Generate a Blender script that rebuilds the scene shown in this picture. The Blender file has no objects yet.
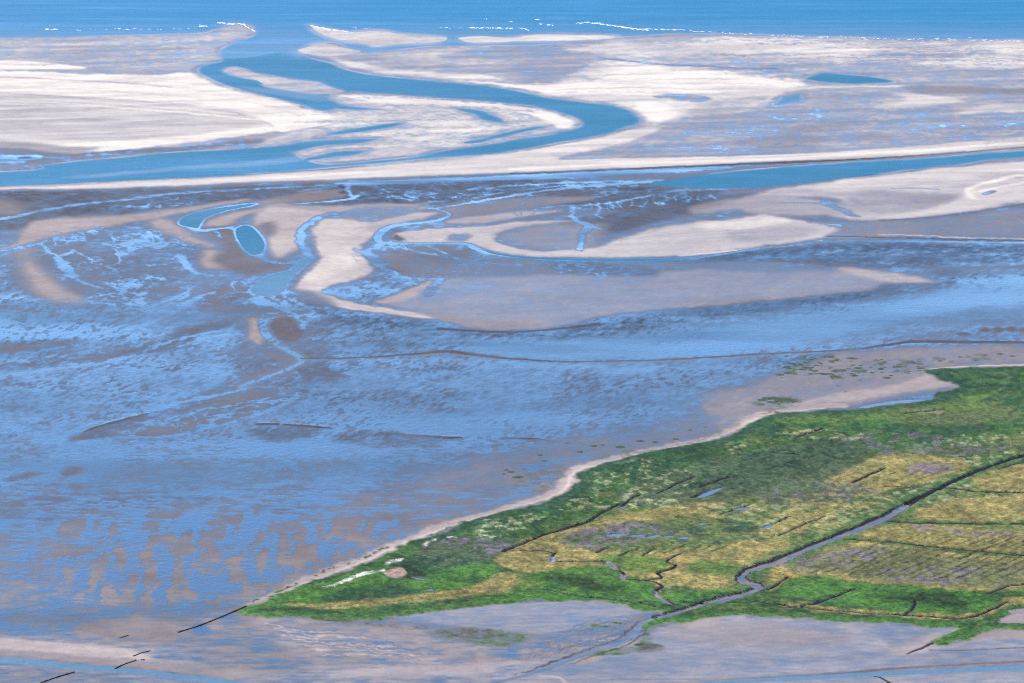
# Aerial view of a tidal coast: sea, meandering tidal channels, sandbanks,
# wet mudflats and a salt marsh with creeks and drainage ditches.
import bpy, math
import numpy as np

# ------------------------------------------------------------------ camera
CAM_H = 600.0
PITCH = math.radians(11.4)            # depression of the optical axis
HFOV = math.radians(28.9)
IW, IH = 1024, 683
FPX = (IW / 2) / math.tan(HFOV / 2)

scene = bpy.context.scene
cam_d = bpy.data.cameras.new("camera")
cam_d.sensor_width = 36.0
cam_d.lens = 18.0 / math.tan(HFOV / 2)
cam_d.clip_start = 1.0
cam_d.clip_end = 400000.0
cam = bpy.data.objects.new("camera", cam_d)
scene.collection.objects.link(cam)
cam.location = (0, 0, CAM_H)
cam.rotation_euler = (math.pi / 2 - PITCH, 0, 0)
scene.camera = cam

# ------------------------------------------------------------------ sky, sun, exposure
SUN_EL, SUN_AZ = math.radians(42), math.radians(-62)   # azimuth from +Y, negative = left
world = bpy.data.worlds.new("World")
scene.world = world
world.use_nodes = True
wn = world.node_tree.nodes
bgn = wn["Background"]
sky = wn.new("ShaderNodeTexSky")
sky.sky_type = 'NISHITA'
sky.sun_disc = False
sky.sun_elevation = SUN_EL
sky.sun_rotation = SUN_AZ
sky.altitude = 600
sky.air_density = 1.0
sky.dust_density = 0.0
sky.ozone_density = 10.0
world.node_tree.links.new(sky.outputs[0], bgn.inputs[0])
bgn.inputs[1].default_value = 0.15

sd_ = bpy.data.lights.new("sun", 'SUN')
sd_.energy = 2.8
sd_.angle = math.radians(0.53)
sd_.color = (1.0, 0.87, 0.65)
sun = bpy.data.objects.new("sun", sd_)
scene.collection.objects.link(sun)
sun.rotation_euler = (math.pi / 2 - SUN_EL, 0, math.pi - SUN_AZ)

vs = scene.view_settings
vs.view_transform = 'Standard'
vs.look = 'None'
vs.exposure = 1.1
vs.gamma = 1.0
vs.use_curve_mapping = False
scene.cycles.filter_width = 1.0
scene.cycles.use_denoising = False

# ------------------------------------------------------------------ pixel -> ground
CP, SP = math.cos(PITCH), math.sin(PITCH)

def ground(u, v, z=0.0):
    """Photo pixel -> point of the ground plane at height z."""
    a = (np.asarray(u, float) - IW / 2) / FPX
    b = -(np.asarray(v, float) - IH / 2) / FPX
    dy = CP + b * SP
    dz = -SP + b * CP
    t = (z - CAM_H) / dz
    return a * t, dy * t

def pixel(x, y, z=0.0):
    dz = z - CAM_H
    f = y * CP - dz * SP
    b = (y * SP + dz * CP) / f
    return IW / 2 + FPX * x / f, IH / 2 - FPX * b

# ------------------------------------------------------------------ survey grid (finer towards the viewer)
U0, U1, V0, V1 = -80, 1104, 18, 725
NU, NV = 1185, 842
US = np.linspace(U0, U1, NU).astype(np.float32)
VS = np.linspace(V0, V1, NV).astype(np.float32)
UU, VV = np.meshgrid(US, VS)
SU, SV = (U1 - U0) / (NU - 1), (V1 - V0) / (NV - 1)
rng = np.random.default_rng(7)
_lat = rng.random((256, 256)).astype(np.float32)

def vnoise(x, y, seed=0):
    x = x + seed * 17.31; y = y + seed * 41.77
    xi = np.floor(x).astype(np.int32); yi = np.floor(y).astype(np.int32)
    fx = x - xi; fy = y - yi
    fx = fx * fx * (3 - 2 * fx); fy = fy * fy * (3 - 2 * fy)
    x0 = xi & 255; x1 = (xi + 1) & 255; y0 = yi & 255; y1 = (yi + 1) & 255
    a = _lat[y0, x0]; b = _lat[y0, x1]; c = _lat[y1, x0]; d = _lat[y1, x1]
    return (a + (b - a) * fx) + ((c + (d - c) * fx) - (a + (b - a) * fx)) * fy

def fbm(sx, sy, octv=4, seed=0, U=None, V=None, rot=0.0, gain=0.5):
    U = UU if U is None else U; V = VV if V is None else V
    if rot:
        c, s = math.cos(rot), math.sin(rot)
        U, V = U * c + V * s, -U * s + V * c
    r = 0; a = 1.0; t = 0
    for o in range(octv):
        k = 2 ** o
        r = r + a * vnoise(U / sx * k, V / sy * k, seed + o * 3.3)
        t += a; a *= gain
    return (r / t).astype(np.float32)

def sstep(a, b, x):
    t = np.clip((x - a) / (b - a), 0, 1)
    return t * t * (3 - 2 * t)

def stretch(n):                      # fbm -> roughly uniform 0..1
    return np.clip((n - 0.5) * 2.1 + 0.5, 0, 1)

def ridged(sx, sy, octv=3, seed=0, rot=0.0, U=None, V=None):
    n = fbm(sx, sy, octv, seed, U, V, rot)
    return 1 - np.clip(np.abs(n - 0.5) * 7.0, 0, 1)

# domain warp used on every outline
WX = (fbm(26, 9, 4, 11) - 0.5) * 2
WY = (fbm(26, 9, 4, 23) - 0.5) * 2
WX2 = (fbm(7, 2.6, 2, 31) - 0.5) * 2
WY2 = (fbm(7, 2.6, 2, 37) - 0.5) * 2

K = 3.0                              # foreshortening: 1 px down counts as 3 px across

def smooth(pts, closed, n=5):
    p = np.array(pts, float)
    m = len(p)
    if m < 3:
        return p
    out = []
    rngi = range(m) if closed else range(m - 1)
    for i in rngi:
        if closed:
            a, b, c, d = p[(i - 1) % m], p[i], p[(i + 1) % m], p[(i + 2) % m]
        else:
            a, b, c, d = p[max(i - 1, 0)], p[i], p[i + 1], p[min(i + 2, m - 1)]
        for k in range(n):
            t = k / n
            out.append(0.5 * (2 * b + (c - a) * t + (2 * a - 5 * b + 4 * c - d) * t * t + (3 * b - a - 3 * c + d) * t ** 3))
    if not closed:
        out.append(p[-1])
    return np.array(out)

def _box(p, pad):
    i0 = max(int((p[:, 0].min() - pad - U0) / SU), 0); i1 = min(int((p[:, 0].max() + pad - U0) / SU) + 2, NU)
    j0 = max(int((p[:, 1].min() - pad / K - 2 - V0) / SV), 0); j1 = min(int((p[:, 1].max() + pad / K + 2 - V0) / SV) + 2, NV)
    return (slice(j0, max(j1, j0)), slice(i0, max(i1, i0)))

def polysd(pts, pad=14, warp=2.0, closed=True, curve=True):
    """signed distance (in across-pixels, + inside) of an outline; returns box, sd"""
    p = smooth(pts, True) if curve else np.array(pts, float)
    bx = _box(p, pad + 2 * warp)
    U = UU[bx] + WX[bx] * warp + WX2[bx] * warp * .4
    V = (VV[bx] + (WY[bx] * warp + WY2[bx] * warp * .4) / K) * K
    d2 = np.full(U.shape, 1e9, np.float32); ins = np.zeros(U.shape, bool)
    q = p.copy(); q[:, 1] *= K
    n = len(q)
    for i in range(n):
        ax, ay = q[i]; bx_, by = q[(i + 1) % n]
        ex, ey = bx_ - ax, by - ay
        L2 = ex * ex + ey * ey + 1e-9
        px, py = U - ax, V - ay
        t = np.clip((px * ex + py * ey) / L2, 0, 1)
        d2 = np.minimum(d2, (px - t * ex) ** 2 + (py - t * ey) ** 2)
        if ay != by:
            c = (ay > V) != (by > V)
            ins ^= c & (U < ax + (V - ay) * ex / ey)
    d = np.sqrt(d2)
    return bx, np.where(ins, d, -d)

WXF = (fbm(5, 1.8, 2, 41) - 0.5) * 2; WYF = (fbm(5, 1.8, 2, 43) - 0.5) * 2
def linesd(pts, w, warp=1.0, pad=12):
    """distance to a polyline minus its half width (w = full width in down-pixels, scalar or per point)"""
    w = np.full(len(pts), w, float) if np.isscalar(w) else np.array(w, float)
    pw = smooth([(a, b, c) for (a, b), c in zip(pts, w)], False)
    p = pw[:, :2]; hw = pw[:, 2] * K / 2
    bx = _box(p, pad + hw.max() + 2 * warp)
    U = UU[bx] + WX[bx] * warp + (WX2[bx] * .8 + WXF[bx] * .7) * warp
    V = (VV[bx] + (WY[bx] * warp + (WY2[bx] * .8 + WYF[bx] * .7) * warp) / K) * K
    best = np.full(U.shape, 1e9, np.float32)
    q = p.copy(); q[:, 1] *= K
    for i in range(len(q) - 1):
        ax, ay = q[i]; ex, ey = q[i + 1] - q[i]
        L2 = ex * ex + ey * ey + 1e-9
        px, py = U - ax, V - ay
        t = np.clip((px * ex + py * ey) / L2, 0, 1)
        d = np.sqrt((px - t * ex) ** 2 + (py - t * ey) ** 2) - (hw[i] + (hw[i + 1] - hw[i]) * t)
        best = np.minimum(best, d)
    return bx, -best

# fields: sand paleness, wet film, height, water shoal, dark organic mud and painted shade, brown tint
F = {k: np.zeros((NV, NU), np.float32) for k in "S W H Q D B R A".split()}
F["A"][:] = 1
MC = np.zeros((NV, NU, 3), np.float32)            # plant / litter colour
MM = np.zeros((NV, NU), np.float32)               # plant cover
OID = np.zeros((NV, NU), np.int32)                # which piece of land a spot belongs to
WID = np.zeros((NV, NU), np.int32)                # which water body
NAMES = ["mudflat"]; WNAMES = [""]

def apply(bx, m, vals):
    for k, val in vals.items():
        if k == "col":
            c = np.array(val, np.float32)
            MC[bx] += (c - MC[bx]) * m[..., None]
            continue
        if k == "cover":
            MM[bx] += (val - MM[bx]) * m
            continue
        if k == "add":
            for kk, vv in val.items():
                F[kk][bx] += vv * m
            continue
        F[k][bx] += (val - F[k][bx]) * m

SOFT = 1.8
def P(pts, soft=4, warp=2.5, op=1.0, mod=None, ident=None, **vals):
    soft = soft * SOFT
    warp = warp * (1.7 if SOFT > 1 else 1.0)
    bx, sd = polysd(pts, pad=soft + 4, warp=warp)
    m = sstep(-soft / 2, soft / 2, sd) * op
    if mod is not None:
        m = m * mod[bx]
    apply(bx, m, vals)
    if ident:
        NAMES.append(ident); o = OID[bx]; o[sd > 0] = len(NAMES) - 1

def L(pts, w, soft=2.5, warp=1.2, op=1.0, mod=None, **vals):
    bx, sd = linesd(pts, w, warp, pad=soft + 4)
    m = sstep(-soft / 2, soft / 2, sd) * op
    if mod is not None:
        m = m * mod[bx]
    apply(bx, m, vals)

def water(name, pts, warp=1.5, rim=0.0, edge=1.0, shoal=0.0, line=None, new=True, slope=0.07, depth=1.6):
    bx, sd = linesd(pts, line, warp, 16) if line is not None else polysd(pts, 16, warp)
    H = F["H"][bx]
    F["H"][bx] = np.minimum(H, np.maximum(-sd * slope + 0.02, -depth))
    if new:
        WNAMES.append(name)
    o = WID[bx]; o[sd > -5] = len(WNAMES) - 1
    q = F["Q"][bx]; q[sd > -5] = shoal
    e = sstep(-9, -1, sd) * edge * (.4 + .6 * stretch(WX2[bx] * .5 + .5)); F['S'][bx] *= 1 - .30 * e; F['W'][bx] += (np.maximum(F['W'][bx], .42) - F['W'][bx]) * e
    # the bank at the water line stays damp
    m = sstep(-5, -1, sd); F["W"][bx] = np.maximum(F["W"][bx], rim * m * (sd > -6))

def bar(pts, S=0.7, W=0.15, warp=2.0, soft=4, h=0.5, ident="sandbank", slope=0.07, **kw):
    """a bank that stands out of the water"""
    bx, sd = polysd(pts, soft + 8, warp)
    F["H"][bx] = np.maximum(F["H"][bx], np.clip(sd * slope, -3, h))
    m = sstep(-soft / 2, soft / 2, sd)
    apply(bx, m, dict(S=S, W=W, **kw))
    if ident:
        NAMES.append(ident); o = OID[bx]; o[sd > 0] = len(NAMES) - 1

# ================================================================== THE FLATS
F["S"][:] = np.interp(VV, [0, 150, 175, 250, 300, 420, 520, 600, 683], [.62, .54, .14, .15, .10, .08, .14, .30, .38])
F["W"][:] = np.interp(VV, [0, 150, 175, 250, 300, 420, 520, 600, 683], [.42, .45, .50, .68, .87, .88, .83, .70, .44])
F["H"][:] = 0.30 + 0.12 * (fbm(90, 22, 3, 5) - .5)
STK = stretch(fbm(11, 1.7, 3, 51))           # fine streaks
LACE = ridged(26, 6, 3, 61)                  # rill networks
LACE2 = ridged(13, 3.2, 3, 67)

# ---- upper flats: damp pink-grey sand with wet streaks
P([(-200, 36), (60, 38), (200, 32), (240, 24), (256, 30), (222, 50), (222, 60), (196, 70), (100, 72), (-200, 72)], S=.62, W=.40, soft=6)
P([(380, 40), (640, 40), (800, 38), (1024, 42), (1200, 46), (1200, 70), (1024, 66), (800, 62), (600, 58), (420, 66)], S=.68, W=.28, soft=8, warp=5)
for pts in ([(690, 40), (760, 38), (830, 42), (900, 46), (850, 50), (760, 52), (700, 50)], [(780, 52), (850, 46), (920, 50), (860, 56), (800, 57)],
            [(900, 62), (960, 57), (1030, 58), (1100, 62), (1030, 66), (950, 66)], [(960, 46), (1024, 40), (1150, 44), (1100, 52), (1000, 53)]):
    P(pts, S=.82, W=.12, soft=8, warp=7)
P([(850, 60), (900, 52), (950, 48), (1000, 52), (960, 58), (900, 66), (860, 66)], W=.45, S=.52, soft=10, warp=8)
P([(520, 60), (560, 52), (600, 56), (580, 66), (540, 82), (515, 80)], W=.46, S=.5, soft=10, warp=6)
P([(460, 52), (520, 46), (600, 44), (560, 54), (500, 60), (440, 58)], W=.48, S=.48, soft=8, warp=4)
# streaky wet flat below the bright bank
P([(690, 118), (740, 110), (800, 106), (880, 112), (960, 118), (1150, 108), (1150, 128), (1024, 134), (930, 142), (840, 150), (760, 154), (680, 156), (570, 158), (600, 148), (650, 136)], S=.54, W=.44, soft=10, warp=5)
for pts, ww in (([(640, 152), (680, 138), (700, 128), (740, 124), (800, 128), (900, 122), (1020, 116)], 2.4), ([(700, 134), (780, 130), (850, 122), (930, 126), (1150, 118)], 2.2), ([(770, 116), (800, 112), (830, 118), (860, 120)], 2.0), ([(560, 158), (620, 150), (650, 140)], 2.4), ([(820, 138), (880, 130), (960, 132), (1024, 124)], 2), ([(620, 146), (680, 147), (760, 143), (820, 146)], 1.6)):
    L(pts, ww, soft=8, warp=6, W=.70, op=.85)
P([(730, 142), (790, 134), (830, 140), (800, 146), (750, 147)], S=.36, W=.25, soft=6)
P([(780, 128), (830, 124), (850, 129), (810, 133)], S=.36, W=.25, soft=6)

# ---- the broad white bank in the north-west
P([(-200, 61), (0, 61), (40, 62), (70, 65), (86, 68), (50, 69.5), (-200, 69)], S=.98, W=0, warp=1, soft=3, ident="sandbank", H=.7)
P([(-200, 71), (0, 70.5), (50, 73), (100, 74), (150, 75.5), (178, 72), (196, 74), (212, 82), (232, 89), (256, 94), (290, 103), (320, 111), (338, 118), (336, 123), (310, 129), (270, 133), (240, 137), (200, 141), (160, 146), (120, 151), (60, 155), (0, 148), (-200, 150)], S=.92, W=0, warp=3, soft=4, ident="sandbank", H=.9)
P([(-200, 95), (0, 94), (100, 99), (170, 103), (230, 109), (258, 118), (264, 126), (240, 130), (200, 134), (150, 139), (100, 142), (40, 142), (-200, 140)], S=.66, W=.06, soft=10, warp=3)
P([(20, 112), (120, 108), (200, 116), (180, 126), (90, 124)], S=.60, soft=14, warp=6, op=.8)
P([(-200, 138), (0, 140), (60, 146), (100, 148), (60, 156), (0, 152), (-200, 152)], S=.5, W=.1, soft=8)
L([(-130, 76), (0, 77), (60, 80), (120, 83), (170, 87)], 1.5, soft=4, S=.5, op=.85)
L([(-130, 92), (0, 93), (100, 99.5), (170, 102.5)], 1.8, soft=4, S=.5, op=.7)
L([(180, 107), (220, 110), (250, 117), (272, 126)], 1.5, soft=4, S=.6, op=.8)
L([(200, 92), (250, 102), (300, 116)], .8, soft=3, S=.8, op=.7)
L([(220, 96), (270, 106), (315, 120)], .8, soft=3, S=.8, op=.7)
L([(100, 143), (150, 140), (220, 134), (280, 128)], 2.2, soft=5, S=.98, op=.9)
P([(-200, 151), (0, 148), (60, 153), (130, 150), (180, 147), (256, 139), (256, 143), (180, 151), (128, 155), (60, 161), (0, 166), (-200, 172)], S=.16, W=.45, soft=5)
P([(-200, 158), (0, 155), (40, 155), (30, 161), (0, 165), (-200, 168)], W=.95, S=.1, soft=5)
L([(20, 158), (60, 156), (130, 150.5), (200, 146)], 1.6, soft=4, S=.05, W=.5, mod=STK)
# flats between the channel arms
P([(300, 96), (345, 94), (380, 96), (450, 99), (512, 104), (560, 114), (578, 122), (560, 132), (512, 140), (440, 150), (400, 156), (330, 163), (256, 166), (256, 147), (300, 131), (338, 122)], S=.72, W=.30, soft=4, ident="sandbank", warp=3)
P([(345, 95), (400, 97), (480, 102), (545, 110), (572, 120), (575, 125), (560, 128), (540, 118), (500, 110), (430, 106), (370, 102)], S=.9, W=.05, soft=6)
P([(330, 120), (380, 116), (460, 120), (500, 127), (470, 134), (400, 140), (340, 132)], S=.86, W=.22, soft=10, warp=8)

# ---- bright bank right of the channel bend
P([(430, 80), (500, 84), (560, 82), (600, 78), (570, 75), (585, 68), (612, 60), (650, 62), (690, 67), (730, 71), (780, 77), (803, 82), (790, 90), (775, 98), (760, 104), (740, 106), (700, 113), (670, 122), (650, 127), (640, 121), (630, 110), (600, 103), (560, 98), (512, 88), (470, 84)], S=.80, W=.12, soft=12, warp=7, ident="sandbank", H=.8)
P([(512, 86.5), (560, 85), (600, 82), (640, 80), (600, 76), (620, 68), (660, 66), (720, 72), (780, 78), (795, 83), (760, 87), (720, 90), (690, 93), (650, 95), (610, 94), (560, 91)], S=.95, W=0, soft=12, warp=7)
L([(600, 76), (640, 74), (700, 76)], 1.3, soft=4, S=.72, op=.8); L([(610, 86), (680, 84), (750, 80)], .9, soft=4, S=.8, op=.7)
L([(575, 80), (620, 73), (650, 72)], 1.0, soft=4, S=.74, op=.7)
P([(655, 96), (690, 95), (710, 97), (700, 101), (675, 100)], S=.55, W=.7, soft=5, warp=4)
P([(640, 104), (670, 108), (680, 116), (660, 122), (645, 116)], S=.98, W=0, soft=10)
P([(700, 104), (750, 97), (790, 95), (770, 104), (740, 112), (690, 116)], S=.66, W=.25, soft=8)
L([(768, 100), (780, 92), (810, 88), (860, 86), (900, 86)], 2.0, soft=6, S=.75, W=.05)
L([(600, 58), (660, 64), (720, 67), (770, 70)], 1.2, soft=3, W=.9, S=.2)
P([(560, 48), (620, 44), (680, 44), (740, 50), (680, 56), (600, 54)], S=.78, W=.2, soft=8, warp=6)
P([(895, 92), (925, 94), (962, 100), (950, 104), (905, 108), (872, 107), (905, 101)], S=.72, W=.08, soft=6, warp=3)
P([(960, 113), (990, 104), (1024, 103), (1150, 102), (1150, 112), (1024, 112)], S=.66, W=.1, soft=7)
P([(900, 86), (960, 86), (1024, 88), (1150, 88), (1150, 94), (1024, 94), (960, 94), (920, 92)], S=.28, W=.22, soft=6)
P([(560, 94), (512, 87), (470, 83), (440, 81), (470, 81), (520, 85), (570, 90)], S=1, W=0, soft=3)
P([(305, 52), (330, 58), (345, 66), (370, 71), (440, 78), (500, 80), (470, 74), (400, 70), (350, 60)], S=.8, W=.1, soft=6)

for k in range(16):
    t_ = k / 15; y_ = 60 + 34 * t_; x_ = 590 - 70 * t_ + 25 * math.sin(k * 2.7)
    L([(x_, y_ + 3), (x_ + 70, y_ + .5), (x_ + 150 + 20 * math.sin(k), y_ - .5 + 3 * t_), (x_ + 205, y_ + 2)], .7, soft=4, warp=3, S=.97 if k % 2 else .62, op=.7)
for k in range(18):
    t_ = k / 17; y_ = 74 + 30 * t_; x_ = -60 + 40 * math.sin(k * 1.9)
    L([(x_, y_ - 1), (x_ + 110, y_ + 2), (x_ + 210, y_ + 6 + 3 * t_), (x_ + 290 + 30 * t_, y_ + 13 + 6 * t_)], .7, soft=4, warp=2, S=1.0 if k % 2 else .74, op=.65, mod=(VV < 128).astype(np.float32))
for k in range(14):
    t_ = k / 13; L([(300 + 20 * math.sin(k * 3.1), 100 + 50 * t_), (380, 98 + 48 * t_), (460 + 20 * math.sin(k), 101 + 42 * t_), (540 - 30 * t_, 108 + 28 * t_)], .8, soft=4, warp=5, S=.92 if k % 2 else .55, W=.05 if k % 2 else .5, op=.65)
for k in range(22):
    x_ = 560 + 25 * (k % 11) + 30 * math.sin(k * 2.2); y_ = 42 + 1.1 * k
    L([(x_ + 100, y_), (x_ + 170, y_ - 1.2), (x_ + 260, y_ - .4), (x_ + 340, y_ + 1)], .7, soft=4, warp=5, S=.86 if k % 3 else .5, W=.05 if k % 3 else .7, op=.55)
for k in range(10):
    L([(-80, 42 + 3 * k), (40 + 20 * math.sin(k * 2), 41 + 2.9 * k), (120 + 30 * math.sin(k), 40 + 2.8 * k), (200, 37 + 2.6 * k)], .7, soft=4, warp=4, S=.78 if k % 2 else .5, W=.1 if k % 2 else .6, op=.6, mod=(VV < 66).astype(np.float32))
# ---- long sand ridge below the channel
D_UP = [(-200, 190), (0, 186.5), (100, 182), (200, 177.5), (256, 174.5), (340, 168.5), (420, 161), (512, 152.5), (560, 145), (600, 137), (632, 129), (662, 128), (640, 138), (610, 147), (570, 155), (562, 160), (620, 158.5), (700, 157), (768, 155), (850, 151), (950, 143), (1024, 137), (1200, 126)]
D_LO = [(1200, 136), (1024, 146.5), (900, 156), (768, 162), (640, 167.5), (560, 171), (512, 173), (400, 177), (330, 180), (256, 182.5), (200, 185), (130, 188), (60, 189.5), (-200, 193)]
P(D_UP + D_LO, S=.74, W=.06, soft=4, warp=1.2, ident="sandbank", H=.9)
L([(512, 169.5), (640, 164), (768, 159.3), (900, 152), (1024, 143), (1180, 133)], 2.2, soft=5, S=.95, warp=.8)
L([(60, 187), (200, 182), (300, 177), (360, 172)], 1.6, soft=5, S=.9, warp=.8)
L([(360, 166), (430, 160), (512, 153), (575, 143)], 1.2, soft=4, S=.95, warp=.8)
L([(512, 174), (560, 172.4), (640, 168.8), (768, 163.4), (900, 157), (1024, 147.5)], [1.3, 1.6, 2.2, 2.4, 1.2, .8], soft=3, S=.0, W=.1, D=.6, warp=.8)

# ---- dark wet mud belt, with cloud shadow partly painted into its tone
P([(-200, 194), (60, 191), (200, 188), (330, 182), (420, 180), (560, 180), (660, 186), (720, 190), (700, 200), (640, 212), (560, 206), (480, 206), (380, 204), (340, 206), (250, 200), (180, 204), (100, 214), (40, 220), (0, 232), (-200, 236)], S=.05, W=.36, D=.55, soft=8)
P([(360, 190), (440, 184), (520, 182), (500, 192), (440, 202), (370, 202)], S=.03, W=.42, D=.6, soft=6)
P([(110, 210), (170, 200), (235, 194), (225, 202), (160, 210), (120, 214)], S=.04, W=.45, D=.5, soft=6)
P([(0, 200), (20, 204), (22, 212), (6, 216), (-60, 216), (-60, 203)], S=.36, W=.1, soft=16)
P([(560, 222), (620, 212), (690, 198), (760, 194), (720, 206), (660, 222), (600, 236), (580, 232)], S=.04, W=.34, D=.5, soft=8)
for pts, ww in (([(-130, 232), (0, 219), (30, 213), (70, 206), (120, 200), (170, 194), (230, 190), (300, 187), (340, 184)], [3, 3.2, 3, 2.4, 2, 2.5, 2.2, 2, 2]),
                ([(470, 190), (540, 184), (600, 182), (660, 180)], 2.0), ([(480, 196), (560, 186), (640, 183)], 1.2), ([(300, 192), (340, 186), (400, 183), (512, 178)], 2.2),
                ([(512, 209), (560, 206), (600, 204), (650, 196), (680, 190), (720, 189)], 1.6), ([(600, 192), (640, 192), (700, 190)], 1.2)):
    L(pts, ww, soft=4, W=.95, warp=2, op=.9)
P([(330, 182), (400, 179.5), (512, 175), (600, 170.5), (720, 166), (768, 164), (720, 169.5), (650, 174), (560, 179), (500, 181), (400, 184), (350, 185)], W=1.0, S=.02, soft=4, warp=1.2)
L([(340, 186), (348, 190), (342, 193)], 2.0, soft=2, S=0, D=.9, W=.2)
L([(350, 181), (348, 189), (352, 196), (358, 196), (345, 200), (310, 203), (260, 205)], [2.2, 2, 2, 2.2, 2, 1.6, 1.4], soft=3, W=1, op=.95)

# ---- large bank on the right
P([(770, 190), (800, 186), (850, 178), (930, 170), (1000, 163), (1200, 150), (1200, 192), (1024, 203), (970, 211), (920, 217), (870, 221), (830, 216), (845, 206), (830, 198), (790, 198), (750, 198)], S=.60, W=.12, soft=7, warp=3, ident="sandbank", H=.9)
P([(800, 187), (860, 178), (940, 169.5), (1010, 163), (1150, 155), (1150, 165), (1024, 172), (960, 180), (900, 186), (840, 192)], S=.72, W=.06, soft=9, warp=4)
P([(860, 196), (900, 192), (960, 196), (950, 206), (900, 213), (865, 212), (848, 205)], S=.44, W=.22, soft=12, warp=4)
P([(760, 200), (820, 200), (860, 210), (830, 215), (780, 215), (740, 210)], S=.46, W=.15, soft=8)
P([(980, 186), (1024, 182), (1150, 176), (1150, 188), (1024, 199), (980, 208), (900, 218), (880, 218), (940, 206)], S=.70, W=.05, soft=8)
L([(1150, 170), (1030, 175), (990, 182), (968, 190), (972, 198), (978, 199)], [1.6, 1.8, 2.2, 2.2, 2.4, .6], soft=9, S=.95, W=0, warp=2.5)
L([(980, 192), (1000, 187), (1030, 182)], 1.8, soft=5, S=.9); P([(982, 194), (992, 191), (996, 192), (986, 195)], W=.9, S=.2, soft=2, warp=.5)
L([(890, 188.5), (920, 188.5), (940, 190)], .8, soft=3, W=.95, op=.9)
L([(880, 221), (930, 217.5), (980, 211), (1024, 204)], 1.2, soft=3, S=.1, D=.5)
P([(780, 219), (860, 223), (960, 216), (1024, 208), (1200, 198), (1200, 240), (1024, 238), (900, 236), (840, 238), (810, 226)], S=.26, W=.40, soft=6)
P([(820, 202), (832, 203), (845, 209), (860, 217), (850, 216), (835, 210)], W=.9, S=.3, soft=4)
L([(768, 203), (800, 203), (830, 204)], 1.2, W=.8); L([(784, 219), (810, 222), (840, 226)], 2.0, soft=4, W=.85)
P([(545, 255), (590, 248), (612, 243), (640, 232), (680, 224), (720, 220), (760, 214), (800, 220), (832, 229), (822, 238), (800, 243), (760, 247), (720, 252), (680, 256), (620, 258)], S=.62, W=.10, soft=7, warp=4, ident="sandbank", H=.8)
P([(700, 224), (760, 217), (790, 220), (770, 226), (710, 230)], S=.78, W=.0, soft=8); P([(730, 232), (800, 228), (815, 232), (790, 240), (740, 242)], S=.52, W=.2, soft=8)
P([(690, 208), (720, 200), (768, 196), (800, 199), (760, 206), (700, 214)], S=.40, W=.14, soft=8)
for y in range(5):
    L([(600 + 12 * y, 246 - 3 * y), (680, 243 - 4.5 * y), (760, 239 - 5 * y)], .7, soft=3, S=.78 if y % 2 else .48, op=.6)
L([(680, 256), (740, 250.5), (800, 244.5), (824, 240.5)], [.8, 1.4, 1.2, .6], soft=6, S=.92, W=0, warp=1.5)
L([(880, 234.5), (950, 237.5), (1024, 239), (1150, 240)], [.5, 1.2, .9, 1.2], soft=6, S=.8, W=0, warp=2)
L([(830, 236), (900, 238), (960, 240), (1024, 240.5)], .9, soft=2, S=.0, D=.7, W=.1)

# ---- central sandbanks
P([(392, 239), (398, 233), (420, 230), (460, 228), (500, 224), (540, 221), (578, 222), (535, 226), (502, 232), (497, 240), (512, 247), (545, 251), (590, 249), (602, 256), (540, 257), (500, 253), (478, 246), (465, 243), (400, 243)], S=.62, W=.04, soft=4, ident="sandbank", H=.8)
P([(500, 234), (530, 227), (575, 223), (605, 226), (600, 238), (588, 246), (560, 249), (520, 245), (502, 240)], S=.38, W=.42, soft=16, warp=5)
P([(448, 240), (455, 235), (468, 235), (466, 241)], W=.7, S=.3, soft=5); P([(390, 240), (396, 236), (406, 240), (400, 242)], S=.1, D=.5, W=.2, soft=4)
P([(252, 222), (258, 211), (275, 205), (300, 206), (326, 212), (314, 222), (303, 232), (300, 245), (290, 254), (276, 258), (268, 250), (264, 240), (257, 232)], S=.56, W=.03, soft=9, ident="sandbank", H=.8, B=.4)
P([(312, 233), (318, 222), (330, 218), (350, 219), (372, 223), (380, 231), (367, 240), (362, 247), (365, 256), (373, 268), (370, 274), (352, 281), (334, 285), (326, 292), (345, 300), (362, 304), (400, 311), (445, 315), (462, 319), (420, 318.5), (370, 313), (330, 307), (310, 301), (297, 293), (294, 287), (300, 279), (312, 269), (319, 258), (315, 245)], S=.62, W=.02, soft=5, ident="sandbank", H=.9, B=.25)
P([(318, 262), (330, 256), (350, 254), (360, 264), (345, 272), (320, 278), (306, 280)], S=.80, soft=12, op=.8)
L([(300, 294), (330, 305), (370, 311.5), (420, 317), (450, 318)], 1.0, S=.75, soft=3)
P([(344, 216), (380, 210), (430, 206), (410, 213), (385, 219), (360, 221)], S=.45, W=.12, soft=6, B=.2); P([(365, 226), (395, 216), (425, 212), (440, 214), (400, 224), (375, 233)], S=.56, W=.1, soft=6)
P([(440, 206), (500, 199), (600, 196), (560, 204), (500, 212), (450, 218)], S=.22, W=.2, D=.2, soft=6); P([(445, 222), (500, 213), (560, 210), (520, 218), (470, 224)], S=.5, W=.12, soft=6)
P([(240, 205), (300, 206), (400, 204), (430, 202), (400, 208), (330, 212), (270, 206)], S=.40, W=.15, soft=5, B=.3); P([(340, 214), (370, 208), (420, 208), (400, 216), (370, 221)], W=.62, S=.3, soft=6)
P([(258, 202), (300, 193), (340, 190), (348, 196), (320, 200), (270, 204)], S=.30, W=.1, soft=5, B=.5)
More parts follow.
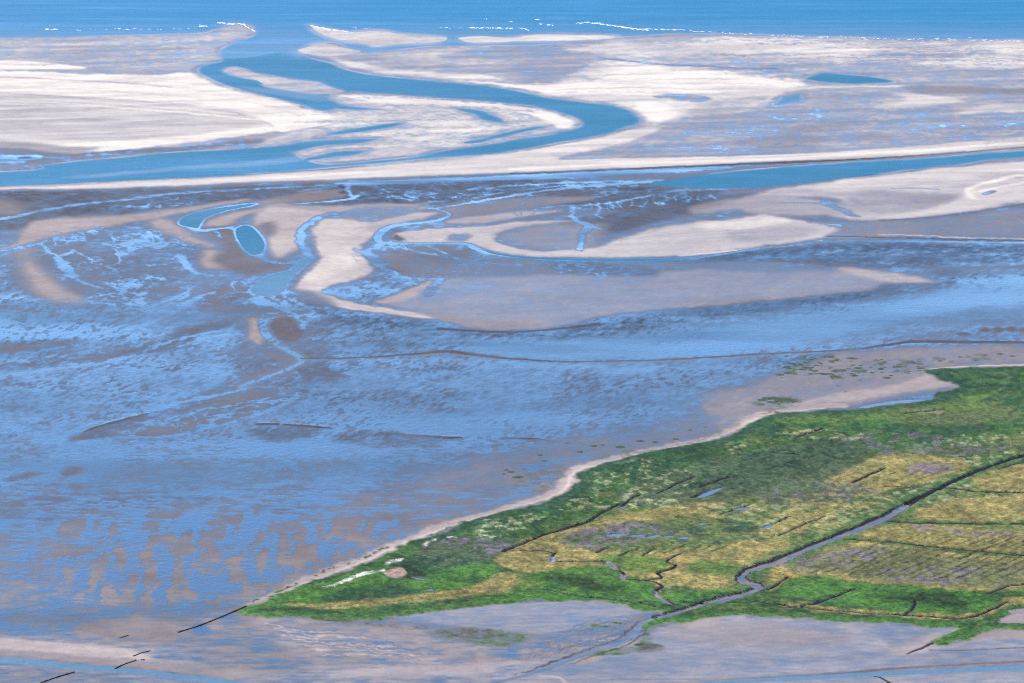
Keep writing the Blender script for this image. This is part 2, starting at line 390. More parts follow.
# wide pale flat
P([(380, 303), (410, 296), (435, 284), (470, 268), (520, 262), (600, 264), (700, 264), (760, 262), (840, 267), (885, 272), (925, 279), (933, 283), (900, 287), (860, 292), (800, 297), (740, 303), (690, 307), (650, 311), (600, 318), (545, 328), (490, 330), (455, 323), (420, 314)], S=.44, W=.46, soft=6, warp=3, ident="sandbank", H=.6)
P([(460, 300), (540, 290), (640, 288), (720, 296), (640, 306), (540, 314), (470, 316)], S=.48, W=.52, soft=16, warp=6)
P([(420, 262), (470, 258), (560, 262), (640, 264), (720, 266), (640, 274), (540, 276), (440, 278)], S=.16, W=.56, D=.2, soft=10)
P([(545, 262), (640, 266), (660, 276), (600, 276), (555, 270)], S=.05, W=.66, D=.2, soft=8)
P([(700, 262), (800, 262), (850, 268), (800, 272), (720, 270)], S=.2, W=.6, soft=10)
P([(840, 267), (885, 272), (925, 279), (932, 283), (905, 285), (880, 281), (850, 274)], S=.56, W=.08, soft=12, B=.3)
L([(690, 306.5), (740, 302.5), (800, 296.5), (860, 291.5), (900, 287)], 2.0, soft=9, S=.4, W=.15, B=.5, warp=3)
P([(400, 250), (440, 246), (470, 250), (465, 262), (440, 276), (400, 276), (380, 262)], S=.16, W=.36, D=.25, B=.3, soft=6)
P([(425, 312), (470, 318), (540, 322), (530, 329), (490, 331), (450, 323)], S=.34, W=.2, soft=6, B=.3)
P([(375, 302), (385, 297), (410, 288), (430, 281), (434, 284), (424, 292), (415, 298), (395, 303)], S=.46, W=.03, soft=5, ident="sandbank", B=.4)
for pts, ww in (([(365, 252), (378, 262), (392, 272), (402, 279), (420, 279), (445, 279)], [4, 4, 3.5, 3, 2, 1.4]), ([(330, 292), (350, 288), (372, 284), (395, 282), (404, 280)], [4, 3, 2, 1.5, 1.2]), ([(445, 279), (432, 288), (428, 296)], [2, 4, 4]),
                ([(360, 300), (350, 296), (330, 293)], [1.5, 3, 3]), ([(380, 294), (398, 289), (404, 281)], 1.6), ([(390, 244), (410, 250), (440, 256), (480, 262), (520, 266)], 2.0), ([(430, 246), (455, 258), (470, 268)], 1.6)):
    L(pts, ww, soft=4, W=.97, warp=3, S=.1, op=.9)
P([(420, 292), (450, 284), (500, 284), (470, 296), (430, 303)], W=.64, soft=10)
# deeper wet slope below it
P([(290, 300), (340, 311), (420, 320), (490, 332), (545, 330), (620, 317), (700, 309), (800, 299), (900, 288), (860, 300), (760, 312), (680, 326), (560, 340), (440, 334), (340, 322)], S=.0, W=.80, D=.75, soft=14)
L([(440, 329), (500, 332), (540, 330.5), (600, 324)], 1.6, soft=4, S=0, W=.1, D=.5)
P([(640, 262), (760, 262), (900, 268), (1024, 262), (1200, 262), (1200, 250), (1024, 246), (880, 243), (800, 247), (700, 258)], S=.02, W=.72, D=.6, soft=8)
P([(700, 256), (800, 248), (880, 244.5), (1024, 247), (1150, 247), (1024, 251), (860, 251), (760, 257)], S=.0, W=.6, D=.75, soft=8)
P([(880, 284), (935, 283), (948, 278), (930, 272), (960, 270), (975, 282), (930, 292), (880, 296)], S=.05, W=.6, D=.2, soft=8)
L([(780, 262), (860, 265), (950, 268), (1024, 266.5), (1150, 266)], 1.4, soft=8, warp=3, S=.15, W=.35, D=.3, B=.3)
P([(760, 330), (860, 318), (960, 306), (1150, 296), (1150, 336), (1024, 340), (900, 342), (820, 348), (700, 352)], S=.16, W=.80, soft=16, warp=8)
for x in range(9):
    P([(985 + x * 13 - 6, 330.5 - (x % 3)), (985 + x * 13, 328.5 - (x % 3)), (985 + x * 13 + 7, 330 - (x % 2)), (985 + x * 13, 332)], S=.08, W=.05, D=.3, B=.3, soft=3, warp=2)
P([(955, 334), (965, 333), (968, 335), (958, 336)], S=.08, W=.05, D=.3, soft=3)

# ---- meandering thin stream between the banks
STREAM = [(1150, 243), (1024, 243), (920, 241.5), (830, 241.5), (760, 248.5), (700, 257), (620, 260), (560, 259), (520, 257), (490, 253.5), (475, 248), (464, 244), (420, 243.5), (385, 243.5), (377, 238), (384, 230), (400, 225), (432, 221.5), (447, 217), (448, 213), (436, 209), (428, 208)]
L(STREAM, [1.2, 1.4, 1.4, 1.6, 1.6, 2, 2.2, 2.2, 2.2, 2.6, 3.2, 2, 1.4, 1.5, 3, 3.4, 2.6, 1.8, 2, 2, 1.6, 1], soft=2.5, warp=.8, W=1, S=.05)
L([(428, 209), (460, 205), (500, 198), (560, 189), (650, 182)], [1.4, 1.6, 2.2, 2, 2], soft=3, W=1, S=.05, warp=1.5)
L([(380, 245), (372, 250), (360, 252), (355, 250)], 2.4, W=1, soft=4, warp=3)
L([(573, 206), (572, 214), (578, 222), (588, 226), (582, 234), (582, 242), (580, 250)], [2, 2, 2.6, 4, 3, 2, 1.4], soft=3, warp=3, W=1, S=.1)
L([(588, 226), (600, 230)], 2, W=.9, soft=4, warp=3); L([(572, 206), (600, 206), (596, 214), (602, 218)], 1.2, W=.95, soft=3, warp=2)
for x in range(512, 720, 11):
    y0 = 210 - (x - 512) * .085
    L([(x, y0), (x + 3 - (x % 7), y0 + 3), (x - 4 + (x % 9), y0 + 6.5)], .8, W=.95, soft=2.5, warp=3, op=.85)
for x in range(516, 620, 19):
    L([(x, 190 - (x - 516) * .04), (x + 14, 187), (x + 30, 186)], .8, W=.9, soft=2.5, warp=3, op=.7)

# ---- western mud
P([(-100, 250), (0, 247), (20, 235), (30, 223), (60, 218), (100, 216), (150, 212), (200, 206), (242, 200), (246, 202), (190, 212), (150, 219), (110, 226), (70, 234), (30, 243), (0, 251), (-100, 258)], S=.44, W=.0, soft=7, B=.6, ident="sandbank", H=.5)
P([(143, 226), (160, 218), (180, 226), (195, 236), (216, 245), (205, 247), (180, 241), (160, 237), (148, 231)], S=.42, W=.0, soft=9, B=.5, ident="sandbank", H=.5)
P([(18, 250), (32, 248), (52, 252), (60, 262), (58, 275), (68, 288), (88, 297), (80, 304), (60, 303), (40, 297), (26, 286), (22, 270)], S=.42, W=.0, soft=20, B=.6, ident="sandbank", H=.5)
P([(190, 256), (210, 250), (235, 258), (242, 268), (215, 269), (198, 263)], S=.42, W=.0, soft=9, B=.6, ident="sandbank", H=.5)
P([(203, 225), (220, 216), (256, 208), (264, 210), (240, 217), (225, 226), (208, 227)], S=.42, W=.0, soft=6, B=.6, ident="sandbank", H=.5)
P([(200, 228), (235, 230), (240, 246), (256, 262), (290, 262), (300, 266), (270, 272), (240, 274), (215, 262), (222, 246)], S=.14, W=.18, D=.4, B=.4, soft=10)
P([(256, 226), (275, 222), (272, 236), (262, 236)], S=.2, W=.2, D=.3, soft=8)
P([(30, 252), (90, 240), (140, 236), (190, 246), (200, 262), (180, 290), (140, 300), (95, 300), (60, 280)], S=.10, W=.52, D=.15, B=.35, soft=14)
P([(90, 240), (120, 226), (150, 226), (175, 240), (200, 252), (190, 268), (150, 262), (110, 250), (88, 252)], W=.72, S=.1, soft=12, warp=8)
P([(-100, 310), (0, 312), (40, 318), (70, 330), (20, 340), (-100, 345)], W=1.0, S=.04, soft=20)
P([(200, 290), (240, 286), (256, 296), (240, 310), (205, 308)], S=.14, W=.36, D=.2, B=.4, soft=14)
P([(-100, 345), (0, 342), (40, 340), (80, 336), (70, 343), (20, 352), (-100, 360)], S=.10, W=.55, B=.5, soft=9)
P([(-100, 365), (0, 365), (60, 356), (110, 352), (150, 346), (180, 330), (240, 318), (200, 338), (150, 354), (90, 362), (30, 368), (-100, 376)], S=.07, W=.55, D=.35, soft=9)
P([(272, 322), (283, 317), (295, 322), (302, 333), (296, 341), (285, 341), (275, 334)], S=.08, W=.02, D=.55, B=.3, soft=4, ident="sandbank", H=.7)
for pts, ww in (([(0, 378), (40, 371), (100, 363), (140, 354), (165, 344), (200, 335), (256, 323), (290, 313), (318, 309)], [3, 3, 2.5, 2.5, 2, 2, 2, 2, 1.6]),
                ([(-60, 362), (0, 356), (60, 348), (100, 340), (140, 326), (170, 314), (190, 302), (215, 292)], [2.4, 2.4, 2, 2, 2, 2, 3, 1.5]),
                ([(4, 251), (25, 246), (40, 244), (50, 252), (62, 256), (75, 250)], 2.0), ([(58, 258), (66, 268), (78, 280), (100, 288), (112, 294)], [3.5, 4.5, 3, 1.4, 1]),
                ([(75, 252), (100, 264), (118, 272)], 1.2), ([(118, 250), (120, 262), (110, 266)], 1.5), ([(180, 256), (190, 268), (200, 274), (225, 276)], [3, 3, 1.6, 1]),
                ([(190, 290), (170, 300), (140, 310)], 1.6), ([(90, 345), (96, 352), (100, 347)], 1.4),
                ([(262, 257), (272, 262), (290, 263), (302, 260)], 1.5), ([(240, 230), (230, 228), (215, 229), (200, 230), (188, 228)], 1.6), ([(215, 232), (222, 238)], 1.2),
                ([(326, 214), (312, 221), (302, 232), (300, 244), (306, 252), (312, 258)], [1.6, 2.6, 3, 3, 3, 2]),
                ([(262, 324), (272, 318), (300, 312), (318, 310)], 1.6), ([(262, 310), (290, 306), (300, 302)], 1.4), ([(300, 312), (298, 322), (296, 330)], 1.2)):
    L(pts, ww, soft=4, W=1.0, warp=2.5, S=.08, op=.92)
P([(238, 292), (312, 292), (334, 310), (316, 336), (250, 338), (236, 316)], W=.50, S=.10, B=.2, soft=12, op=.9)
P([(240, 336), (320, 340), (330, 366), (290, 384), (236, 392), (232, 370)], W=.62, S=.08, soft=16, op=.9)
for pts, ww in (([(196, 228), (206, 231), (222, 229), (237, 231)], [3, 2.4, 1.6, 2.5]), ([(256, 254), (262, 259), (275, 263), (295, 263), (306, 258)], [3, 2.4, 2, 2, 3]), ([(262, 294), (258, 302), (272, 306), (300, 308), (314, 311), (300, 316), (280, 317), (264, 322), (258, 330)], [5, 4, 3, 3, 2, 2, 2, 2, 2]), ([(284, 292), (292, 300), (304, 306), (330, 309)], [4, 3, 2.4, 2]), ([(250, 290), (262, 300), (290, 312), (300, 318), (304, 330)], [3, 3, 2, 2, 1.6]), ([(270, 296), (285, 304), (296, 310)], 3)):
    L(pts, ww, soft=4, W=1.0, warp=3, S=.08, op=.92)
P([(255, 318), (262, 326), (266, 336), (262, 345), (250, 340), (246, 328)], S=.36, W=0, B=.5, soft=6)
P([(265, 352), (290, 356), (296, 362), (275, 372), (250, 380), (240, 384), (250, 372), (280, 364)], S=.16, W=.4, D=.3, B=.3, soft=8)
OX = [(263, 320), (264, 330), (270, 338), (280, 346), (294, 354), (302, 359), (299, 364), (285, 371), (268, 377), (250, 383), (242, 388), (248, 393), (252, 398)]
P([(88, 442), (120, 424), (170, 404), (240, 384), (300, 388), (300, 400), (270, 412), (220, 426), (170, 438), (110, 446)], W=.50, S=.10, B=.3, soft=12, op=.8)
L(OX, 4.6, soft=5, warp=1.2, S=.28, W=.2, B=.3, op=.7); L(OX, [3.4, 3.4, 3.4, 3.2, 3, 3, 2.8, 2.6, 2.6, 2.8, 2.8, 2.4, 2], soft=2.5, warp=1.2, W=1, S=.08)
for pts, ww in (([(252, 397), (262, 402), (285, 400), (300, 392)], 1.6), ([(246, 392), (230, 400), (205, 408), (180, 418), (150, 428), (120, 434), (80, 446), (40, 456)], [2.4, 2.4, 2, 2, 2, 2.4, 3, 4]), ([(240, 390), (210, 398), (180, 404), (150, 412), (120, 420), (90, 430), (50, 444)], [2, 1.8, 1.6, 1.8, 1.8, 2, 2.6]), ([(252, 400), (240, 408), (220, 418), (195, 430)], 1.6)):
    L(pts, ww, soft=3, warp=3.5, W=1, S=.06, op=.95)

P([(400, 340), (480, 338), (560, 342), (640, 334), (700, 326), (780, 316), (860, 306), (930, 296), (960, 284), (985, 276), (1200, 270), (1200, 292), (1040, 300), (960, 312), (880, 326), (820, 340), (760, 351), (680, 356), (560, 358), (460, 352)], W=1.0, S=.03, soft=18, warp=5)
P([(-100, 300), (0, 312), (60, 316), (120, 326), (100, 338), (20, 342), (-100, 348)], W=1.0, S=.03, soft=16, warp=5)
P([(0, 470), (60, 448), (120, 442), (220, 440), (330, 446), (300, 456), (180, 462), (80, 480), (0, 490), (-100, 500), (-100, 480)], W=1.0, soft=20, warp=6)
P([(330, 408), (420, 410), (560, 416), (700, 404), (760, 392), (700, 412), (600, 432), (460, 448), (380, 452), (300, 440)], W=.98, soft=20, warp=6)
for pts, dd in (([(300, 372), (380, 366), (500, 368), (560, 378), (480, 398), (380, 410), (300, 402)], .7), ([(0, 385), (80, 372), (180, 352), (230, 350), (200, 372), (110, 394), (30, 412), (-80, 420)], .65), ([(310, 318), (400, 326), (480, 340), (420, 346), (330, 342)], .75), ([(-80, 262), (20, 268), (40, 300), (10, 308), (-80, 300)], .6), ([(560, 336), (640, 322), (700, 316), (640, 336), (580, 346)], .6), ([(700, 300), (800, 297), (860, 296), (800, 306), (720, 314)], .6), ([(540, 380), (700, 368), (760, 366), (700, 384), (580, 396)], .6), ([(0, 500), (120, 494), (220, 496), (120, 512), (0, 520)], .5)):
    P(pts, D=dd, soft=26, warp=8, op=.85)
P([(273, 323), (283, 318), (294, 322), (301, 332), (296, 340), (286, 340), (276, 334)], S=.10, W=.05, D=.45, B=.3, soft=5, warp=1)
# ---- thin dark ridge crossing the wet flat, its shadow painted in, and low dark ridges
RIDGE = [(302, 359), (340, 359), (370, 358), (400, 356), (432, 353.5), (446, 352.5), (470, 355), (490, 357.5), (520, 360), (560, 362.5), (640, 361.5), (720, 357.5), (780, 354), (850, 350.5), (885, 346), (920, 342), (980, 343), (1150, 344)]
L([(x, y - .6) for x, y in RIDGE], [1, .8, 1, 1.4, 2.2, 3, 2.4, 2, 1.4, 1.2, 1.2, 1.2, 1, 1.2, 2, 2.4, 2.4, 2], soft=2.5, warp=1, S=.05, D=.55, W=.0, B=.2, op=.9)
L([(x, y + 1.4) for x, y in RIDGE[:14]], .7, soft=2, warp=1, S=.4, W=.5, op=.7)
L([(850, 352), (885, 349), (900, 345), (930, 344), (1150, 347)], 1.0, soft=3, W=1, op=.9)
P([(300, 372), (330, 372), (350, 376), (330, 380), (310, 384)], S=.05, W=.5, D=.2, soft=5)
for pts, ww in (([(84, 432), (100, 427), (125, 420), (148, 414)], [1, 2, 2, .8]), ([(256, 424.5), (278, 424.5)], 1.6), ([(284, 425), (310, 427), (331, 428.5)], [1.4, 2.2, .9]), ([(380, 433), (420, 436), (448, 438), (461, 438)], [.9, 1.6, 2.6, 1.5]), ([(500, 438), (530, 439), (546, 440)], [.5, 1.4, .5])):
    L(pts, ww, soft=2.5, warp=.8, S=.03, W=0, D=.7, B=.2); bx, sd = linesd(pts, ww, .8); F["H"][bx] += .5 * sstep(-3, 2, sd)
P([(70, 438), (110, 426), (150, 414), (155, 420), (130, 432), (100, 442)], S=.06, W=.42, D=.45, soft=9)
P([(112, 434), (130, 428), (165, 425), (190, 415), (208, 420), (200, 428), (160, 437), (125, 438)], S=.10, W=.42, D=.2, B=.5, soft=9)
P([(175, 410), (210, 402), (240, 394), (256, 390), (262, 398), (235, 410), (200, 412)], S=.10, W=.42, D=.2, B=.5, soft=9)
P([(60, 474), (70, 468), (82, 470), (72, 477), (64, 477)], S=.06, W=.45, D=.4, soft=6); P([(5, 480), (25, 473), (40, 472), (30, 478), (8, 482)], S=.06, W=.5, D=.35, soft=6)
P([(256, 430), (290, 428), (320, 432), (290, 440), (262, 440)], S=.06, W=.55, D=.4, soft=12); P([(330, 434), (380, 432), (440, 438), (430, 446), (370, 448), (335, 442)], S=.05, W=.66, D=.3, soft=12)
for pts, ww in (([(-100, 492), (0, 470), (40, 458), (80, 444), (120, 438), (170, 436), (210, 428), (260, 414), (290, 402), (300, 396)], [8, 6, 5, 4, 3, 3, 3, 3, 2, 2]), ([(40, 448), (80, 428), (110, 420), (150, 410), (190, 400), (230, 392), (250, 386)], [3, 3, 2.5, 2, 2, 1.6, 1.2]),
                ([(140, 424), (160, 420), (185, 414)], 1.4), ([(165, 420), (180, 432)], 1.2), ([(200, 410), (240, 404), (270, 398)], 2), ([(120, 435), (128, 430), (132, 434), (142, 428)], 1.2), ([(230, 410), (256, 404), (285, 398)], 1.4), ([(266, 432), (282, 425)], 1.2)):
    L(pts, ww, soft=3, W=1.0, warp=3, S=.06, op=.92)
L([(100, 462), (150, 452), (200, 440), (256, 424), (290, 410)], 1.0, soft=3, S=.3, W=.7, op=.6)

# ---- foreshore towards the marsh: less wet, browner
SHORE = [(232, 612), (270, 596), (300, 584), (340, 569), (380, 552), (400, 543), (430, 531), (455, 523), (480, 516), (512, 508), (545, 499), (570, 487), (575, 478), (580, 470), (600, 463), (640, 453), (680, 445), (720, 436), (750, 424), (770, 414), (800, 408)]
L(SHORE, 46, soft=150, warp=8, S=.20, W=.50, B=.45, op=.9)
L(SHORE, 16, soft=50, warp=6, S=.26, W=.30, B=.5, op=.8)
P([(380, 490), (440, 470), (500, 455), (560, 445), (620, 440), (700, 432), (740, 410), (780, 385), (800, 402), (740, 430), (640, 452), (580, 468), (560, 490), (480, 512), (380, 545), (330, 565), (300, 560), (330, 520)], W=.46, S=.18, B=.45, soft=30, warp=10, op=.75)
P([(700, 400), (760, 380), (800, 365), (840, 352), (900, 350), (1150, 347), (1150, 362), (1024, 366), (930, 371), (945, 383), (960, 386), (900, 398), (830, 408), (770, 414), (730, 428)], S=.30, W=.30, B=.45, soft=14, warp=5)
P([(860, 352), (930, 346), (1024, 346), (1150, 348), (1150, 360), (1024, 364), (940, 368), (880, 372)], S=.30, W=.36, B=.7, soft=10, warp=5)
for pts in ([(600, 476), (560, 480), (530, 486), (540, 478), (575, 472)], [(512, 487), (530, 484), (538, 478), (545, 480), (530, 489), (515, 490)], [(520, 466), (560, 458), (600, 456), (560, 466), (530, 472)]):
    P(pts, W=.85, soft=6, warp=6)
# ripple field in the lower left: alternating damp ridges and water-filled troughs
RIP = (stretch(fbm(8, 14, 2, 77, rot=.25, U=UU + 10 * (fbm(14, 1.5, 3, 79) - .5))) + .30 * stretch(fbm(18, 1.5, 3, 75)) - .62) * 2.6
SWASH = stretch(fbm(30, 3.0, 3, 71))
P([(110, 560), (200, 540), (280, 540), (300, 560), (250, 592), (180, 606), (120, 600)], W=.56, S=.18, B=.5, soft=30, op=.6)
P([(60, 530), (140, 516), (220, 514), (320, 520), (400, 520), (380, 545), (330, 562), (290, 582), (240, 596), (180, 606), (120, 602), (50, 580)], add=dict(W=.62), mod=np.clip(RIP * 1.8, -1, 1) * (.6 + .5 * SWASH), soft=36, warp=10)
P([(-100, 640), (0, 612), (120, 604), (200, 604), (235, 606), (180, 622), (120, 618), (60, 632), (0, 634)], W=.82, S=.14, soft=14, op=.9)
P([(90, 620), (140, 616), (180, 628), (170, 645), (120, 640), (80, 632)], S=.24, W=.14, B=.4, soft=12)
P([(-100, 640), (0, 639), (40, 641), (90, 645), (140, 652), (150, 660), (100, 658), (0, 651), (-100, 650)], S=.52, W=.0, B=.5, soft=8, ident="sandbank", H=.5)
P([(-100, 650), (0, 650), (100, 658), (200, 664), (260, 670), (240, 678), (150, 672), (60, 662), (-100, 658)], S=.32, W=.08, B=.3, soft=6)
P([(-100, 672), (0, 670), (60, 673), (130, 682), (160, 760), (-100, 760)], S=.26, W=.4, soft=6)
P([(180, 634), (220, 612), (256, 622), (300, 640), (330, 660), (280, 672), (220, 668), (180, 652)], S=.28, W=.52, soft=12)
P([(190, 632), (198, 627), (210, 629), (206, 634), (195, 636)], W=1, soft=4)
P([(256, 618), (340, 620), (420, 628), (480, 648), (520, 665), (420, 672), (330, 668), (290, 650)], S=.36, W=.30, B=.3, soft=14)
for y in range(7):
    L([(268 + 9 * y, 623 + 5.5 * y), (300 + 12 * y, 631 + 4.0 * y), (350 + 14 * y, 633 + 4.6 * y)], .9, soft=4, warp=5, S=.68, W=.0, op=.8)
for y in range(6):
    L([(280 + 16 * y, 632 + 6 * y), (330 + 16 * y, 634 + 6.5 * y), (390 + 16 * y, 640 + 5 * y)], .9, soft=4, warp=6, W=.9, op=.75)
P([(360, 668), (470, 664), (560, 664), (560, 672), (420, 676), (330, 676)], S=.46, W=.05, soft=8)
# southern mud beyond the marsh
P([(390, 617), (440, 611), (512, 604), (560, 601), (620, 604), (642, 612), (620, 622), (560, 632), (520, 634), (470, 628), (430, 622)], S=.52, W=.54, soft=6, ident="mudflat", warp=2)
P([(500, 670), (560, 655), (640, 636), (700, 616), (780, 617), (880, 624), (958, 629), (1024, 626), (1150, 636), (1150, 760), (500, 760)], S=.52, W=.46, soft=8)
P([(540, 660), (600, 654), (700, 650), (820, 655), (930, 650), (1024, 650), (1150, 655), (1150, 672), (900, 664), (700, 672), (560, 676)], S=.48, W=.54, soft=14)
P([(650, 630), (720, 622), (800, 626), (860, 640), (780, 648), (690, 642)], S=.38, W=.22, B=.35, soft=16); P([(690, 618), (712, 616), (720, 622), (700, 628), (680, 626)], S=.42, W=.05, B=.3, soft=6)
P([(880, 640), (925, 632), (940, 636), (930, 650), (900, 655)], S=.44, W=.05, B=.35, soft=12); P([(950, 648), (985, 632), (1015, 630), (1150, 636), (1150, 642), (1000, 640)], S=.42, W=.06, B=.4, soft=5)
P([(880, 622), (955, 628), (930, 634), (900, 648), (880, 640)], W=.62, soft=8)
L([(820, 676), (880, 670), (940, 666), (1024, 662), (1150, 658)], 2.4, soft=6, S=.16, W=.1, D=.3, B=.5); L([(500, 680), (640, 680), (760, 678), (840, 672)], 1.4, soft=6, S=.22, W=.1, B=.3)
L([(930, 650), (960, 651), (1024, 648), (1150, 645)], 1.2, soft=3, S=.05, D=.5, W=.0); L([(868, 676 - .4), (880, 678), (892, 684)], 1.2, soft=2, D=.9, S=0, W=0)
P([(520, 645), (560, 640), (600, 636), (625, 636), (610, 646), (570, 656), (540, 660), (520, 660)], S=.34, W=.42, B=.3, soft=6)
for i in range(13):
    x = 528 + i * 7.5; y = 655 - i * 1.5 + 3 * math.sin(i * 2.1)
    L([(x, y), (x + 5, y - 2.5), (x + 10, y - 1), (x + 6, y + 2)], .8, soft=2, warp=3, W=1, op=.9)
for pts in ([(560, 632), (595, 630)], [(600, 624), (612, 622)], [(600, 640), (615, 634), (640, 627), (670, 616)], [(560, 650), (590, 642), (620, 634)]):
    L(pts, 1.0, soft=2.5, warp=2, S=.1, D=.4, W=.3, op=.8)
L([(540, 676), (560, 678), (566, 684)], 1.2, soft=4, S=.55, W=0); P([(568, 660), (590, 655), (600, 660), (580, 665)], S=.4, B=.8, W=.05, soft=6)


# ---- where drainage rills show, and where the surface is even
for pts, a in (([(0, 250), (90, 225), (180, 232), (250, 262), (240, 300), (150, 320), (60, 300)], .9), ([(90, 212), (170, 196), (250, 190), (250, 200), (160, 212)], .7), ([(350, 186), (520, 180), (700, 186), (720, 196), (600, 214), (480, 206), (360, 204)], .75),
               ([(370, 245), (470, 245), (470, 285), (400, 290), (330, 298), (320, 285)], .8), ([(90, 440), (170, 404), (260, 386), (300, 392), (270, 410), (190, 436), (110, 446)], 1.0), ([(246, 290), (310, 290), (325, 310), (300, 330), (256, 325)], .9), ([(530, 262), (680, 264), (690, 278), (560, 280)], .7),
               ([(560, 160), (680, 130), (800, 108), (1150, 110), (1150, 140), (900, 148)], .5), ([(760, 262), (860, 262), (960, 268), (940, 284)], .6), ([(0, 330), (160, 300), (240, 300), (160, 350), (0, 380)], .5), ([(0, 350), (250, 350), (240, 400), (0, 450)], .25), ([(510, 470), (600, 450), (720, 420), (720, 436), (600, 462), (520, 500)], .6)):
    P(pts, soft=20, warp=6, R=a * .65)
for pts, a in (([(390, 617), (512, 602), (642, 606), (620, 630), (500, 640)], .35), ([(500, 675), (640, 640), (712, 616), (958, 628), (1200, 626), (1200, 760), (500, 760)], .35), ([(380, 303), (440, 280), (520, 262), (760, 264), (930, 282), (690, 308), (545, 328), (455, 322)], .45), ([(480, 345), (700, 330), (880, 308), (980, 280), (1200, 270), (1200, 310), (900, 335), (720, 354), (520, 360)], .35)):
    P(pts, soft=14, warp=4, A=a)
SOFT = 1.0
# ================================================================== WATER BODIES (level z = 0)
water("sea", [(-400, -20), (1400, -20), (1400, 48), (1184, 44), (1024, 40.5), (900, 39), (768, 35), (690, 34), (640, 36.5), (600, 40), (560, 44), (515, 46), (470, 46), (430, 47), (396, 50.5), (365, 51.5), (345, 47), (330, 43), (297, 50), (310, 57), (300, 64), (260, 70), (215, 64), (196, 70), (210, 65), (221, 60), (218, 55), (222, 48), (235, 42), (248, 37), (255, 32), (252, 28), (245, 25), (235, 23.5), (225, 26), (215, 30), (200, 33.5), (120, 36), (40, 37.5), (0, 38), (-400, 42)], warp=1.6)
water("tidal_channel", [(196, 70), (215, 62), (260, 58), (297, 51), (310, 57), (330, 62), (345, 68), (365, 73), (400, 77), (440, 81), (480, 85), (512, 89), (540, 95), (560, 99), (590, 102), (612, 105), (628, 110), (639, 117), (639, 121), (634, 125), (624, 128), (610, 133), (590, 138), (560, 143), (540, 147), (512, 151.5), (460, 157), (420, 160), (380, 164), (340, 167.5), (300, 171), (256, 174), (200, 177), (160, 179), (100, 182), (60, 184), (0, 186), (-400, 196), (-400, 185), (0, 171), (40, 165), (80, 160), (128, 156), (160, 152.5), (200, 150), (256, 147.5), (300, 144), (290, 150), (310, 160), (330, 163.5), (370, 160.5), (400, 157.5), (420, 155), (450, 149), (485, 144.5), (512, 140), (530, 137), (555, 133), (572, 129), (580, 125), (578, 121), (565, 115), (540, 108), (512, 104), (480, 101), (450, 99), (410, 96), (380, 94), (345, 92), (330, 96), (338, 108), (320, 111), (290, 102), (256, 94), (232, 88), (210, 80)], warp=1.0)
water("tidal_channel", [(648, 184), (690, 177), (720, 172), (768, 167.5), (850, 161.5), (920, 158), (1024, 150), (1300, 132), (1300, 140), (1024, 157.5), (990, 160.5), (960, 165.5), (930, 167.5), (880, 174.5), (830, 180), (768, 187), (740, 188), (700, 188)], warp=1.0)
water("tidal_channel", [(281, 93), (300, 96), (330, 100), (345, 105), (365, 107), (392, 110), (370, 110.5), (340, 110), (320, 105), (300, 100)])
water("tidal_channel", [(463, 142.5), (490, 135.5), (515, 129.5), (535, 126), (550, 126), (543, 129), (520, 134), (495, 139.5), (475, 143.5)], warp=1)
water("tidal_channel", [(455, 109), (466, 108.5), (480, 110.5), (497, 116), (506, 123), (498, 123), (484, 120), (470, 114)], warp=1)
water("tidal_channel", [(362, 127), (385, 123), (408, 122), (400, 126), (380, 130), (350, 133), (318, 138), (330, 133)], warp=2)
water("tidal_channel", [(280, 147), (300, 142), (340, 139), (386, 138), (370, 142), (330, 146), (300, 151), (280, 153)], warp=2)
water("tidal_channel", [(300, 158), (340, 151.5), (372, 150), (355, 154.5), (320, 160), (300, 163)], warp=2)
water("tide_pool", [(803, 78), (822, 73), (850, 74), (880, 77), (897, 82), (880, 84), (840, 84), (815, 82)], warp=.8)
water("tide_pool", [(773, 106), (781, 98.5), (795, 94.5), (803, 95), (800, 101), (786, 104)], warp=.6, shoal=.35, rim=.7)
water("tide_pool", [(764, 68), (775, 67), (788, 69), (776, 70)], warp=.6)
water("tidal_channel", [(480, 249), (500, 254.6), (540, 258.2), (600, 260), (660, 259.5), (700, 257.2)], line=[.5, 1.4, 1.8, 2, 1.8, .5], warp=.6, slope=.12)
water("tide_pool", [(179, 224), (183, 217.5), (200, 211.5), (230, 206.5), (256, 203.5), (250, 206), (225, 211), (208, 217), (201, 223), (198, 228), (188, 227)], warp=1.0, shoal=.12, rim=1.0)
water("tide_pool", [(236, 229), (245, 225.5), (253, 228), (261, 237), (265, 245), (262, 253), (252, 255), (245, 250), (239, 242), (236, 236)], warp=.8, shoal=.05, rim=1.0)
water("tide_pool", [(311, 257), (308, 263), (298, 272), (288, 282), (283, 292), (270, 296), (256, 295), (250, 290), (256, 283), (270, 275), (290, 270), (300, 261)], warp=1.2, shoal=.45, rim=.9)
water("tidal_channel", [(-100, 661), (0, 660), (40, 663), (80, 667), (140, 672), (180, 677), (240, 684), (300, 694)], line=[5, 5.5, 6, 5, 5, 5, 5, 5], warp=.8, shoal=.6)
water("tidal_channel", [(560, 690), (700, 684), (768, 680), (830, 676.5), (900, 673), (1024, 668), (1160, 664)], line=[3, 3, 3.5, 4, 4.5, 5, 5], warp=.8, shoal=.75)
water("tide_pool", [(858, 407), (880, 403), (900, 400.5), (932, 399.5), (915, 402), (885, 405), (868, 408)], warp=1.5, shoal=1.0)

